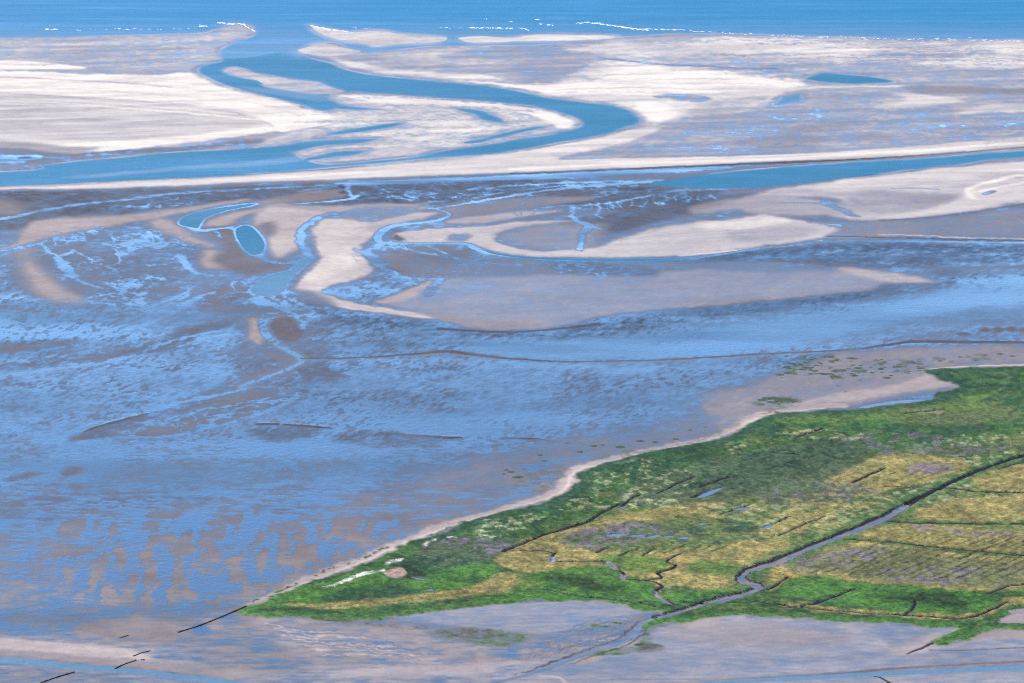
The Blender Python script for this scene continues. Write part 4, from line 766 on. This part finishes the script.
pm = MC * 1.0 * (.72 + .56 * stretch(fbm(4.5, 1.5, 2, 321)))[..., None] * (.85 + .3 * stretch(fbm(60, 16, 3, 323)))[..., None]
alb = alb + (pm - alb) * cov[..., None]
wet = wet * (1 - cov)
H = F["H"] + .10 * cov * (stretch(fbm(5, 1.6, 2, 325)) - .5) + .05 * (nz - .5) * (F["H"] > .05)

# pad the sheets outwards so that the ground runs on past the frame
eu = [-2600, -1300, -600, -300]; ew = [1320, 1620, 2320, 3600]; ev = [800, 900, 1100, 1500]
US2 = np.concatenate([eu, US, ew]); VS2 = np.concatenate([VS, ev])
def pad(A, mode="edge"):
    pw = [(0, 4), (4, 4)] + [(0, 0)] * (A.ndim - 2)
    return np.pad(A, pw, mode=mode)
H = pad(H).astype(np.float64); alb = pad(alb); wet = pad(wet); cov = pad(cov); OID = pad(OID); WID = pad(WID); Q = pad(F["Q"])
UG, VG = np.meshgrid(US2, VS2)
XG, YG = ground(UG, VG)
NR, NC = H.shape
# surface normals of the whole sheet, so pieces meet without seams
def grid_normals(X, Y, Zg):
    Pm = np.stack([X, Y, Zg], -1)
    du = np.empty_like(Pm); dv = np.empty_like(Pm)
    du[:, 1:-1] = Pm[:, 2:] - Pm[:, :-2]; du[:, 0] = Pm[:, 1] - Pm[:, 0]; du[:, -1] = Pm[:, -1] - Pm[:, -2]
    dv[1:-1] = Pm[2:] - Pm[:-2]; dv[0] = Pm[1] - Pm[0]; dv[-1] = Pm[-1] - Pm[-2]
    n = np.cross(dv, du); n /= np.linalg.norm(n, axis=-1, keepdims=True) + 1e-12
    n[n[..., 2] < 0] *= -1
    return n
NG = grid_normals(XG, YG, H)

# ------------------------------------------------------------------ materials
def mat(name):
    m = bpy.data.materials.new(name); m.use_nodes = True
    nt = m.node_tree
    return m, nt, nt.nodes["Principled BSDF"], nt.links
def node(nt, kind, **kw):
    n = nt.nodes.new(kind)
    for k, v_ in kw.items():
        setattr(n, k, v_)
    return n
def math_n(nt, op, a, b, clamp=False):
    n = node(nt, "ShaderNodeMath", operation=op); n.use_clamp = clamp
    for i, x in enumerate((a, b)):
        if isinstance(x, (int, float)): n.inputs[i].default_value = x
        else: nt.links.new(x, n.inputs[i])
    return n.outputs[0]
def mix_c(nt, fac, a, b, blend='MIX'):
    n = node(nt, "ShaderNodeMix", data_type='RGBA', blend_type=blend)
    for s, x in ((n.inputs[0], fac), (n.inputs[6], a), (n.inputs[7], b)):
        if isinstance(x, (int, float)): s.default_value = x
        elif isinstance(x, tuple): s.default_value = (*x, 1)
        else: nt.links.new(x, s)
    return n.outputs[2]
def noise(nt, scale, detail=3, rough=.55, vec=None):
    n = node(nt, "ShaderNodeTexNoise"); n.inputs["Scale"].default_value = scale
    n.inputs["Detail"].default_value = detail; n.inputs["Roughness"].default_value = rough
    if vec is not None: nt.links.new(vec, n.inputs["Vector"])
    return n.outputs["Fac"]
def attr(nt, name, out):
    n = node(nt, "ShaderNodeAttribute", attribute_name=name); return n.outputs[out]

def ground_material():
    m, nt, bs, ln = mat("tidal_ground")
    geo = node(nt, "ShaderNodeNewGeometry").outputs["Position"]
    col = attr(nt, "albedo", "Color"); w = attr(nt, "wet", "Fac"); cv = attr(nt, "cover", "Fac")
    fine = noise(nt, .45, 3, .6, geo); rill = noise(nt, .016, 7, .74, geo); rill2 = noise(nt, .05, 5, .7, geo)
    g = math_n(nt, 'ADD', math_n(nt, 'MULTIPLY', fine, .45), math_n(nt, 'MULTIPLY', rill2, .55))
    broad = noise(nt, .0035, 7, .7, geo)
    g = math_n(nt, 'ADD', g, math_n(nt, 'MULTIPLY', broad, .5))
    g = math_n(nt, 'ADD', g, .25)
    vary = node(nt, "ShaderNodeCombineColor")
    for i in range(3): ln.new(g, vary.inputs[i])
    leaf = noise(nt, .28, 5, .75, geo)                                  # plant tufts and gaps
    lr = node(nt, "ShaderNodeMapRange"); ln.new(leaf, lr.inputs[0]); lr.inputs[1].default_value = .30; lr.inputs[2].default_value = .70; lr.inputs[3].default_value = .50; lr.inputs[4].default_value = 1.55
    gl = node(nt, "ShaderNodeMix", data_type='FLOAT'); ln.new(cv, gl.inputs[0]); ln.new(g, gl.inputs[2]); ln.new(lr.outputs[0], gl.inputs[3]); g = gl.outputs[0]
    for i in range(3): ln.new(g, vary.inputs[i])
    dry = mix_c(nt, 1.0, col, vary.outputs[0], 'MULTIPLY')
    soak = mix_c(nt, 1.0, dry, (.42, .44, .48), 'MULTIPLY')          # soaked sediment is darker
    wetc = mix_c(nt, math_n(nt, 'SUBTRACT', .76, math_n(nt, 'MULTIPLY', attr(nt, "peat_shade", "Fac"), .5)), soak, (.046, .106, .165))                     # thin silty water, with blue sky reflection painted into its colour
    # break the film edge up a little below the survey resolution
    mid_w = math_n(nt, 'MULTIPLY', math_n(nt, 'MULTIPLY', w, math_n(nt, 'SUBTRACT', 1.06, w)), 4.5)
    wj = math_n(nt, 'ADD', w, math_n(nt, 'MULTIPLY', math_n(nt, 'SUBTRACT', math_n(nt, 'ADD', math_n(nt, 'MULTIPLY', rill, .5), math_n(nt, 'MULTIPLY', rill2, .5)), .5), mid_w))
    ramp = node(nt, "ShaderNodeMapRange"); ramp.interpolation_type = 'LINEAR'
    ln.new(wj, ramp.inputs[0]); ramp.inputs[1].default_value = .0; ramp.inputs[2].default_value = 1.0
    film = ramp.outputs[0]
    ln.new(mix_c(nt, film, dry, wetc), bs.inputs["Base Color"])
    ro = node(nt, "ShaderNodeMapRange"); ln.new(film, ro.inputs[0]); ro.inputs[3].default_value = .92; ro.inputs[4].default_value = FILM_ROUGH
    stv = node(nt, "ShaderNodeMapping"); ln.new(geo, stv.inputs[0]); stv.inputs["Scale"].default_value = (.35, 1, 1)
    breeze = node(nt, "ShaderNodeMapRange"); ln.new(noise(nt, .0042, 4, .6, stv.outputs[0]), breeze.inputs[0])   # wind-ruffled film
    breeze.inputs[1].default_value = .40; breeze.inputs[2].default_value = .68; breeze.inputs[3].default_value = 0; breeze.inputs[4].default_value = .26
    ln.new(math_n(nt, 'ADD', ro.outputs[0], math_n(nt, 'MULTIPLY', breeze.outputs[0], film)), bs.inputs["Roughness"])
    sp = node(nt, "ShaderNodeMapRange"); ln.new(film, sp.inputs[0]); sp.inputs[3].default_value = .12; sp.inputs[4].default_value = .5
    ln.new(sp.outputs[0], bs.inputs["Specular IOR Level"])
    bs.inputs["IOR"].default_value = 1.42
    bp = node(nt, "ShaderNodeBump"); bp.inputs["Strength"].default_value = .6; bp.inputs["Distance"].default_value = .12
    wavelet = noise(nt, .10, 5, .68, geo)
    hgt = math_n(nt, 'ADD', math_n(nt, 'MULTIPLY', fine, math_n(nt, 'SUBTRACT', 1.15, film)), math_n(nt, 'MULTIPLY', math_n(nt, 'MULTIPLY', wavelet, film), 5.5))
    ln.new(hgt, bp.inputs["Height"]); ln.new(bp.outputs[0], bs.inputs["Normal"])
    return m
FILM_ROUGH = .14

def water_material():
    m, nt, bs, ln = mat("tidal_water")
    geo = node(nt, "ShaderNodeNewGeometry").outputs["Position"]
    q = attr(nt, "shoal", "Fac")
    big = noise(nt, .004, 4, .55, geo)
    qq = math_n(nt, 'ADD', q, math_n(nt, 'MULTIPLY', math_n(nt, 'SUBTRACT', big, .5), .6), True)
    deepc = mix_c(nt, attr(nt, "silt", "Fac"), (.002, .150, .270), (.022, .120, .165))
    c1_ = mix_c(nt, qq, deepc, (.15, .22, .28))
    sh = attr(nt, "bed", "Fac")                                         # sandy bed seen through the last shallow inches
    sh = math_n(nt, 'ADD', sh, math_n(nt, 'MULTIPLY', math_n(nt, 'SUBTRACT', noise(nt, .006, 5, .7, geo), .5), math_n(nt, 'MULTIPLY', sh, 1.2)), True)
    ln.new(mix_c(nt, sh, c1_, (.33, .31, .30)), bs.inputs["Base Color"])
    stv = node(nt, "ShaderNodeMapping"); ln.new(geo, stv.inputs[0]); stv.inputs["Scale"].default_value = (.3, 1, 1)
    gust = node(nt, "ShaderNodeMapRange"); ln.new(noise(nt, .0016, 6, .68, stv.outputs[0]), gust.inputs[0])       # gusts ruffle the water unevenly
    gust.inputs[1].default_value = .30; gust.inputs[2].default_value = .70; gust.inputs[3].default_value = .40; gust.inputs[4].default_value = .68
    ln.new(gust.outputs[0], bs.inputs["Roughness"])
    bs.inputs["IOR"].default_value = 1.333
    h = math_n(nt, 'ADD', noise(nt, .12, 3, .6, geo), math_n(nt, 'MULTIPLY', noise(nt, .014, 4, .6, geo), 5.0))
    bp = node(nt, "ShaderNodeBump"); bp.inputs["Strength"].default_value = .5; bp.inputs["Distance"].default_value = 1.2
    ln.new(h, bp.inputs["Height"]); ln.new(bp.outputs[0], bs.inputs["Normal"])
    return m

def plain(name, col, rough=.85, scale=1.0, amt=.5):
    m, nt, bs, ln = mat(name)
    n = noise(nt, scale, 3, .6)
    ln.new(mix_c(nt, n, tuple(c * (1 - amt) for c in col), tuple(min(c * (1 + amt), 1) for c in col)), bs.inputs["Base Color"])
    bs.inputs["Roughness"].default_value = rough
    return m
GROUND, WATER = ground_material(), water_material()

# ------------------------------------------------------------------ sheets -> objects
def tag(o, label=None, cat=None, group=None, kind=None):
    for k, v_ in (("label", label), ("category", cat), ("group", group), ("kind", kind)):
        if v_: o[k] = v_
    return o

def mesh_np(name, co, faces, material, attrs=(), normals=None, smooth_=True, parent=None):
    me = bpy.data.meshes.new(name)
    nf, k = faces.shape
    me.vertices.add(len(co)); me.vertices.foreach_set("co", np.ascontiguousarray(co, np.float32).ravel())
    me.loops.add(nf * k); me.loops.foreach_set("vertex_index", np.ascontiguousarray(faces, np.int32).ravel())
    me.polygons.add(nf); me.polygons.foreach_set("loop_start", np.arange(0, nf * k, k, dtype=np.int32))
    me.polygons.foreach_set("use_smooth", np.full(nf, smooth_))
    me.update(calc_edges=True)
    for nm, kind_, data in attrs:
        at = me.attributes.new(nm, kind_, 'POINT')
        if kind_ == 'FLOAT_COLOR':
            d = np.ones((len(co), 4), np.float32); d[:, :3] = data; at.data.foreach_set("color", d.ravel())
        else:
            at.data.foreach_set("value", np.ascontiguousarray(data, np.float32))
    if normals is not None:
        me.normals_split_custom_set_from_vertices(normals.astype(np.float32))
    me.materials.append(material)
    o = bpy.data.objects.new(name, me); scene.collection.objects.link(o)
    if parent: o.parent = parent
    return o

IDX = np.arange(NR * NC).reshape(NR, NC)
FACES = np.stack([IDX[:-1, :-1], IDX[1:, :-1], IDX[1:, 1:], IDX[:-1, 1:]], -1).reshape(-1, 4)
FID = OID[:-1, :-1].ravel()
HF = H.ravel()
deep = (HF[FACES] < -1.2).all(1)
CO = np.stack([XG, YG, H], -1).reshape(-1, 3); NF_ = NG.reshape(-1, 3); AF = alb.reshape(-1, 3); WF_ = wet.ravel(); CF = cov.ravel(); DFl = np.clip(pad(F["D"]), 0, 1).ravel()

def piece(name, sel, material=GROUND):
    fs = FACES[sel]
    uq, inv = np.unique(fs, return_inverse=True)
    return mesh_np(name, CO[uq], inv.reshape(-1, 4), material, [("albedo", 'FLOAT_COLOR', AF[uq]), ("wet", 'FLOAT', WF_[uq]), ("cover", 'FLOAT', CF[uq]), ("peat_shade", 'FLOAT', DFl[uq])], NF_[uq])

BANK_LABELS = iter(["thin white sand streak between the sea flat and the broad white bank", "broad white sandbank beside the channel mouth", "streaky pale bank enclosed by the channel bend", "bright white bank beyond the outside of the channel bend", "long thin sand ridge running the whole width below the channel",
    "large pale bank beside the blue strip of channel", "cream sandbank above the thin winding stream", "curved cream bank around a pale wet lens", "smooth sand crescent beside the oval pool", "tall cream bank with a long tail curving along the wet flat", "wide pale lavender flat with a sandy tip", "small sand wedge at the head of the wide pale flat"])
LAND = dict(mudflat=("wet blue and brown tidal mudflat laced with rills", "mudflat"), beach=("narrow pale sand beach along the marsh edge", "beach"), salt_marsh=("green and ochre salt marsh behind the beach", "salt marsh"), marsh_creek=("winding muddy creek through the salt marsh", "creek"), drainage_ditch=("narrow dark drainage ditch cut into the marsh", "ditch"), sandbank=("brownish sandbank among the wet rills", "sandbank"))
for i, nm in enumerate(NAMES):
    sel = (FID == i) & ~deep
    if sel.sum() < 12:
        continue
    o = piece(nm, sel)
    lab, cat = LAND[nm]
    if nm == "sandbank": lab = next(BANK_LABELS, lab)
    tag(o, lab, cat, "drainage ditches of the marsh" if nm == "drainage_ditch" else None, "structure")

# water sheets, with the sea running out to the horizon
VW = np.concatenate([[-45, -30, -15, 0, 10], VS2])
UG2, VG2 = np.meshgrid(US2, VW)
XW, YW = ground(UG2, VG2)
WIDW = np.pad(WID, [(5, 0), (0, 0)], mode="edge"); WIDW[:5] = 1; WIDW[WIDW == 0] = 0
QW = np.pad(Q, [(5, 0), (0, 0)], mode="edge"); QW[:5] = 0; HW = np.pad(H, [(5, 0), (0, 0)], mode="edge")
IDW = np.arange(XW.size).reshape(XW.shape)
FW = np.stack([IDW[:-1, :-1], IDW[1:, :-1], IDW[1:, 1:], IDW[:-1, 1:]], -1).reshape(-1, 4)
WM = WIDW.ravel()
wf = WM[FW].max(1)
drop = (HW.ravel()[FW] > .12).all(1)
COW = np.stack([XW, YW, np.zeros_like(XW)], -1).reshape(-1, 3); QF = QW.ravel()
BRK = np.pad(pad(stretch(fbm(34, 5, 3, 341))), [(5, 0), (0, 0)], mode='edge').ravel()
BEDF = (.15 + .9 * BRK) * sstep(-.45, .0, HW.ravel()) ** 1.5 * (YW.ravel() > 5200)
for i, nm in enumerate(WNAMES):
    if i == 0: continue
    sel = (wf == i) & ~drop
    if sel.sum() < 4: continue
    fs = FW[sel]; uq, inv = np.unique(fs, return_inverse=True)
    o = mesh_np(nm, COW[uq], inv.reshape(-1, 4), WATER, [("shoal", 'FLOAT', QF[uq]), ("silt", 'FLOAT', np.full(len(uq), 0. if nm == "sea" else .6)), ("bed", 'FLOAT', BEDF[uq])])
    tag(o, dict(sea="open blue sea beyond the white surf", tidal_channel="blue tidal channel between pale banks", tide_pool="small blue pool left on the tidal flat")[nm], nm.replace("_", " "), None, "structure")

def hgt_at(u, v):
    i = np.clip(((np.asarray(u) - U0) / SU).astype(int), 0, NU - 1); j = np.clip(((np.asarray(v) - V0) / SV).astype(int), 0, NV - 1)
    return j, i

for p in POOLS:
    q = smooth(p, True, 4); cx, cy = q.mean(0)
    q = np.array([cx, cy]) + (q - [cx, cy]) * 1.12
    x, y = ground(q[:, 0], q[:, 1], .9)
    co = np.stack([x, y, np.full(len(x), .9)], 1)
    co = np.vstack([co, co.mean(0)])
    n = len(x)
    fs = np.array([[n, k, (k + 1) % n] for k in range(n)])
    o = mesh_np("marsh_pool", co, fs, WATER, [("shoal", 'FLOAT', np.full(n + 1, .6)), ("silt", 'FLOAT', np.full(n + 1, .8)), ("bed", 'FLOAT', np.zeros(n + 1))])
    tag(o, "small pale pool among the marsh plants", "pool", "marsh pools", "structure")

# ================================================================== PLANTS, GROYNES, SURF
alb_s = alb[:NV, 4:4 + NU]; cov_s = cov[:NV, 4:4 + NU]; H_s = H[:NV, 4:4 + NU]

def veg_material():
    m, nt, bs, ln = mat("marsh_plants")
    col = attr(nt, "albedo", "Color")
    n = noise(nt, .8, 2, .6, node(nt, "ShaderNodeNewGeometry").outputs["Position"])
    ln.new(mix_c(nt, 1.0, col, mix_c(nt, n, (.6, .62, .6), (1.35, 1.35, 1.3)), 'MULTIPLY'), bs.inputs["Base Color"])
    bs.inputs["Roughness"].default_value = .8; bs.inputs["Specular IOR Level"].default_value = .15
    return m
VEG = veg_material()

def tufts(n, seed, rmin, rmax, hmin, hmax):
    """low leafy tussocks on every spot the survey marks as plant-covered"""
    r = np.random.default_rng(seed)
    # spread evenly over the ground, not over the picture
    y = r.uniform(1560, 3500, n * 3); x = r.uniform(-1, 1, n * 3) * (y * .34)
    keepw = r.random(n * 3) < (y / 3500)
    x, y = x[keepw], y[keepw]
    u, v = pixel(x, y, 1.0)
    ok = (u > U0 + 2) & (u < U1 - 2) & (v > V0 + 2) & (v < V1 - 2)
    x, y, u, v = x[ok], y[ok], u[ok], v[ok]
    j, i = hgt_at(u, v)
    ok = r.random(len(x)) < np.where((cov_s[j, i] > .9) & (MASK[j, i] > 9), cov_s[j, i], 0)
    x, y, j, i = x[ok][:n], y[ok][:n], j[ok][:n], i[ok][:n]
    n = len(x); z = H_s[j, i]
    k = 5
    R = r.uniform(rmin, rmax, n) * (.7 + y / 4500); hh = r.uniform(hmin, hmax, n)
    a0 = r.uniform(0, 6.28, n)
    co = np.empty((n, k + 1, 3))
    for q in range(k):
        aa = a0 + q * 6.283 / k; rr = R * r.uniform(.6, 1.3, n)
        co[:, q, 0] = x + np.cos(aa) * rr; co[:, q, 1] = y + np.sin(aa) * rr; co[:, q, 2] = z - .06
    co[:, k, 0] = x + R * r.uniform(-.4, .4, n); co[:, k, 1] = y + R * r.uniform(-.4, .4, n); co[:, k, 2] = z + hh
    base = (np.arange(n) * (k + 1))[:, None, None]
    tri = np.array([[q, (q + 1) % k, k] for q in range(k)])[None] + base
    c = alb_s[j, i] * r.uniform(.62, 1.5, (n, 1)) * r.uniform(.9, 1.1, (n, 3))
    c = np.repeat(c[:, None], k + 1, 1); c[:, k] *= 1.1
    return co.reshape(-1, 3), tri.reshape(-1, 3), c.reshape(-1, 3)

co, tri, c = tufts(95000, 5, .35, 1.05, .15, .5)
o = mesh_np("marsh_grass", co, tri, VEG, [("albedo", 'FLOAT_COLOR', c)], smooth_=False)
tag(o, "low green and ochre tussocks covering the salt marsh", "grass", None, "stuff")
print("tufts", len(tri))

def obj_np(name, co, faces, material, parent=None, col=None, smooth_=False):
    at = [("albedo", 'FLOAT_COLOR', col)] if col is not None else []
    return mesh_np(name, np.asarray(co, float), np.asarray(faces), material, at, smooth_=smooth_, parent=parent)

# ---- cordgrass clumps out on the mud
def clump_mesh(seed, w, d, h):
    r = np.random.default_rng(seed)
    co, fs = [], []
    for _ in range(int(30 + w * w * 1.6)):
        a = r.uniform(0, 6.283); q = math.sqrt(r.random())
        x, y = math.cos(a) * q * w / 2, math.sin(a) * q * d / 2
        R = r.uniform(.5, 1.0); hh = h * (1.15 - q * .7) * r.uniform(.6, 1.2); b = len(co); a0 = r.uniform(0, 6)
        for k in range(4):
            co.append((x + math.cos(a0 + k * 1.571) * R, y + math.sin(a0 + k * 1.571) * R * 1.3, -.06))
        co.append((x + r.uniform(-.2, .2), y + r.uniform(-.2, .2), hh))
        fs += [(b, b + 1, b + 4), (b + 1, b + 2, b + 4), (b + 2, b + 3, b + 4), (b + 3, b, b + 4)]
    return co, fs
CLMAT = plain("cordgrass_leaves", (.052, .085, .040), .8, .7, .45)
protos = []
for s_ in range(7):
    w = 3.2 + 1.1 * s_
    co, fs = clump_mesh(40 + s_, w, w * 1.5, .55)
    me = bpy.data.meshes.new("cordgrass_clump"); me.from_pydata(co, [], fs); me.materials.append(CLMAT)
    protos.append(me)
r = np.random.default_rng(77)
def clump(u, v, k, label, group):
    x, y = ground(u, v, .3)
    j, i = hgt_at(np.array([u]), np.array([v]))
    o = bpy.data.objects.new("cordgrass_clump", protos[k % 7]); scene.collection.objects.link(o)
    o.location = (float(x), float(y), float(H_s[j[0], i[0]])); o.rotation_euler[2] = float(r.uniform(-.3, .3)); s_ = float(r.uniform(.45, 1.2)); o.scale = (s_ * 1.7, s_ * 1.1, s_)
    tag(o, label, "grass clump", group)
for k in range(86):
    t = r.random(); u = 778 + 150 * r.beta(1.1, 1.5); v = 366 + r.normal(0, 5.5) + (u - 778) * .02
    v = min(max(v, 356), 381 - max(0, (u - 860)) * .12)
    clump(u, v, int(r.integers(0, 5)), "small dark green cordgrass clump on the damp mud north of the marsh", "cordgrass clumps on the northern mud")
for k, (u, v) in enumerate([(506, 470), (511, 472), (504, 474), (518, 477), (567, 443), (594, 446), (602, 445), (640, 441), (655, 442), (676, 439), (540, 455), (545, 461), (524, 469), (580, 452), (620, 447), (690, 430), (705, 427)]):
    clump(u, v, (k % 4) + 1, "small green cordgrass clump on the wet foreshore beside the sandy beach", "cordgrass clumps on the foreshore")
for k, (u, v) in enumerate([(762, 400), (768, 398.5), (774, 398), (780, 399.5), (787, 400), (776, 401.5), (770, 402), (792, 401.5)]):
    clump(u, v, 5 + k % 2, "large dark cordgrass clump on the sand where the beach widens", "large clumps at the wide end of the beach")
for k, (u, v) in enumerate([(803, 366), (797, 362), (960, 357), (975, 360), (985, 355), (940, 361), (905, 372), (838, 386), (846, 392), (860, 380), (1000, 354), (1012, 356)]):
    clump(u, v, k % 3 + 1, "scattered cordgrass clump on brownish mud beyond the sand spit", "cordgrass clumps beyond the spit")

# ---- brushwood groynes: post rows packed with brushwood
POSTM = plain("weathered_oak", (.045, .036, .028), .85, 3.0, .4); BRUSH = plain("brushwood", (.030, .025, .022), .95, 2.0, .5)
def groyne(pix, label, hgt=1.0, thick=1.1):
    hgt *= .8
    pts = smooth(pix, False, 4); x, y = ground(pts[:, 0], pts[:, 1], .3)
    j, i = hgt_at(pts[:, 0], pts[:, 1]); z0 = H_s[j, i]
    p = np.stack([x, y, z0], 1); c0_ = p.mean(0); p = p - c0_
    root = bpy.data.objects.new("brushwood_groyne", None); scene.collection.objects.link(root); root.location = c0_
    tag(root, label, "groyne")
    seg = np.diff(p[:, :2], axis=0); L_ = np.linalg.norm(seg, axis=1); cum = np.concatenate([[0], np.cumsum(L_)])
    rr = np.random.default_rng(int(pix[0][0]) + 3)
    # brushwood body: a ragged ridge
    n = max(int(cum[-1] / 1.2), 4); s = np.linspace(0, cum[-1], n)
    px, py, pz = (np.interp(s, cum, p[:, k]) for k in range(3))
    tx = np.gradient(px); ty = np.gradient(py); tl = np.hypot(tx, ty); nx, ny = -ty / tl, tx / tl
    co, fs = [], []
    for k in range(n):
        w = thick * rr.uniform(.6, 1.1) / 2; h_ = hgt * rr.uniform(.55, 1.0)
        for off, zz in ((-w * 1.3, -.2), (-w * .8, h_), (w * .8, h_ * rr.uniform(.85, 1.1)), (w * 1.3, -.2)):
            co.append((px[k] + nx[k] * off, py[k] + ny[k] * off, pz[k] + zz))
    for k in range(n - 1):
        for q in range(3):
            fs.append((k * 4 + q, k * 4 + 4 + q, k * 4 + 5 + q, k * 4 + 1 + q))
    obj_np("brushwood", co, fs, BRUSH, root)
    # posts, two rows
    pc, pf = [], []
    for k in range(0, n, 2):
        for sd_s in (-1, 1):
            cx_, cy_ = px[k] + nx[k] * sd_s * thick * .7, py[k] + ny[k] * sd_s * thick * .7; hh = hgt * rr.uniform(1.0, 1.35); b = len(pc); R = .13
            for zz in (-.3, hh):
                for a in range(5):
                    pc.append((cx_ + math.cos(a * 1.2566) * R, cy_ + math.sin(a * 1.2566) * R, pz[k] + zz))
            for a in range(5):
                pf.append((b + a, b + (a + 1) % 5, b + 5 + (a + 1) % 5, b + 5 + a))
    posts = obj_np("post_rows", pc, pf, POSTM, root); posts["kind"] = "stuff"
    return root
groyne([(178, 632.5), (200, 625.5), (225, 615.5), (246, 606.5)], "long dark brushwood groyne running out from the tip of the green marsh")
groyne([(115, 668.5), (124, 664.5), (136, 660.5)], "dark brushwood groyne remnant beside the shallow channel edge", .8)
groyne([(133, 656.5), (142, 653), (150, 651)], "broken groyne remnant above another on the bare sand", .7)
groyne([(41, 683), (55, 678), (74, 672.3)], "bent dark groyne across the shallow channel near the sand ridge", 1.0)
groyne([(120, 638), (128, 635.5)], "short isolated groyne stub on damp mud beside a rill", .7)
groyne([(141, 660), (145, 660)], "tiny groyne stub beside the broken remnant on bare sand", .7)

# ---- surf: broken foam crests along the outer shoals
def foam_material():
    m, nt, bs, ln = mat("sea_foam")
    n = noise(nt, .02, 4, .6, node(nt, "ShaderNodeNewGeometry").outputs["Position"])
    ln.new(mix_c(nt, n, (.72, .76, .80), (.95, .95, .95)), bs.inputs["Base Color"]); bs.inputs["Roughness"].default_value = .7
    return m
FOAM = foam_material()
co, fs = [], []
r = np.random.default_rng(3)
def crest(u0, v0, u1, v1, n, thick, jit=.6):
    n = int(n * 1.5)
    for _ in range(n):
        t = r.random(); u = u0 + (u1 - u0) * t; v = v0 + (v1 - v0) * t + r.normal(0, jit)
        ln_ = r.uniform(.6, 1.0) * r.choice([1.2, 2.0, 4.5]); th = thick * r.uniform(.25, .85)
        k = 5; b = len(co)
        for q in range(k):
            s = q / (k - 1); w = th * (math.sin(math.pi * (.08 + .84 * s))) * r.uniform(.6, 1.2)
            uu = u + ln_ * (s - .5); vv = v + (v1 - v0) / max(abs(u1 - u0), 1) * ln_ * (s - .5) + r.normal(0, .06)
            for dv, z in ((-w / 2, .12), (0, 1.0), (w / 2, .12)):
                x, y = ground(uu, vv + dv, 0); co.append((float(x), float(y), z))
        for q in range(k - 1):
            for e in range(2):
                a = b + q * 3 + e; fs.append((a, a + 3, a + 4, a + 1))
crest(46, 29.3, 58, 29, 6, .9, .3); crest(76, 30, 80, 30.5, 2, .6, .2); crest(90, 29, 165, 29.3, 16, .5, .4); crest(173, 29, 200, 28, 6, .5, .5); crest(198, 26, 208, 25.5, 6, .9, .5); crest(217, 23, 246, 24.5, 26, .8, .5); crest(244, 25, 254, 31, 10, .7, .3)
crest(310, 25.5, 330, 29.5, 22, 1.1, .3); crest(328, 29.5, 352, 32, 20, .8, .3); crest(352, 27.5, 372, 28, 3, .4, .4); crest(470, 27.5, 512, 28.5, 30, .9, .4); crest(440, 28, 470, 28, 6, .4, .5)
crest(484, 18.8, 487, 18.9, 3, .8, .2); crest(536, 19.5, 539, 19.7, 3, .8, .2); crest(508, 21.5, 512, 22, 2, .6, .2); crest(540, 24, 555, 25.5, 8, .6, .5); crest(575, 23, 600, 22.5, 10, .5, .5); crest(520, 27, 530, 31, 6, .6, .5)
crest(586, 22.5, 600, 23.5, 10, .6, .3); crest(600, 24, 648, 30.5, 46, .9, .4); crest(640, 29, 685, 30, 26, .6, .3); crest(688, 31, 752, 34, 22, .5, .5)
crest(768, 35.5, 830, 37, 20, .5, .6); crest(840, 37, 900, 39, 20, .5, .7); crest(905, 38.8, 960, 40, 18, .5, .7); crest(965, 40, 1024, 41, 22, .5, .8); crest(1024, 41, 1090, 43, 24, .5, .7)
o = obj_np("surf", co, fs, FOAM)
tag(o, "broken white surf along the outer edge of the shoals", "surf", None, "stuff")
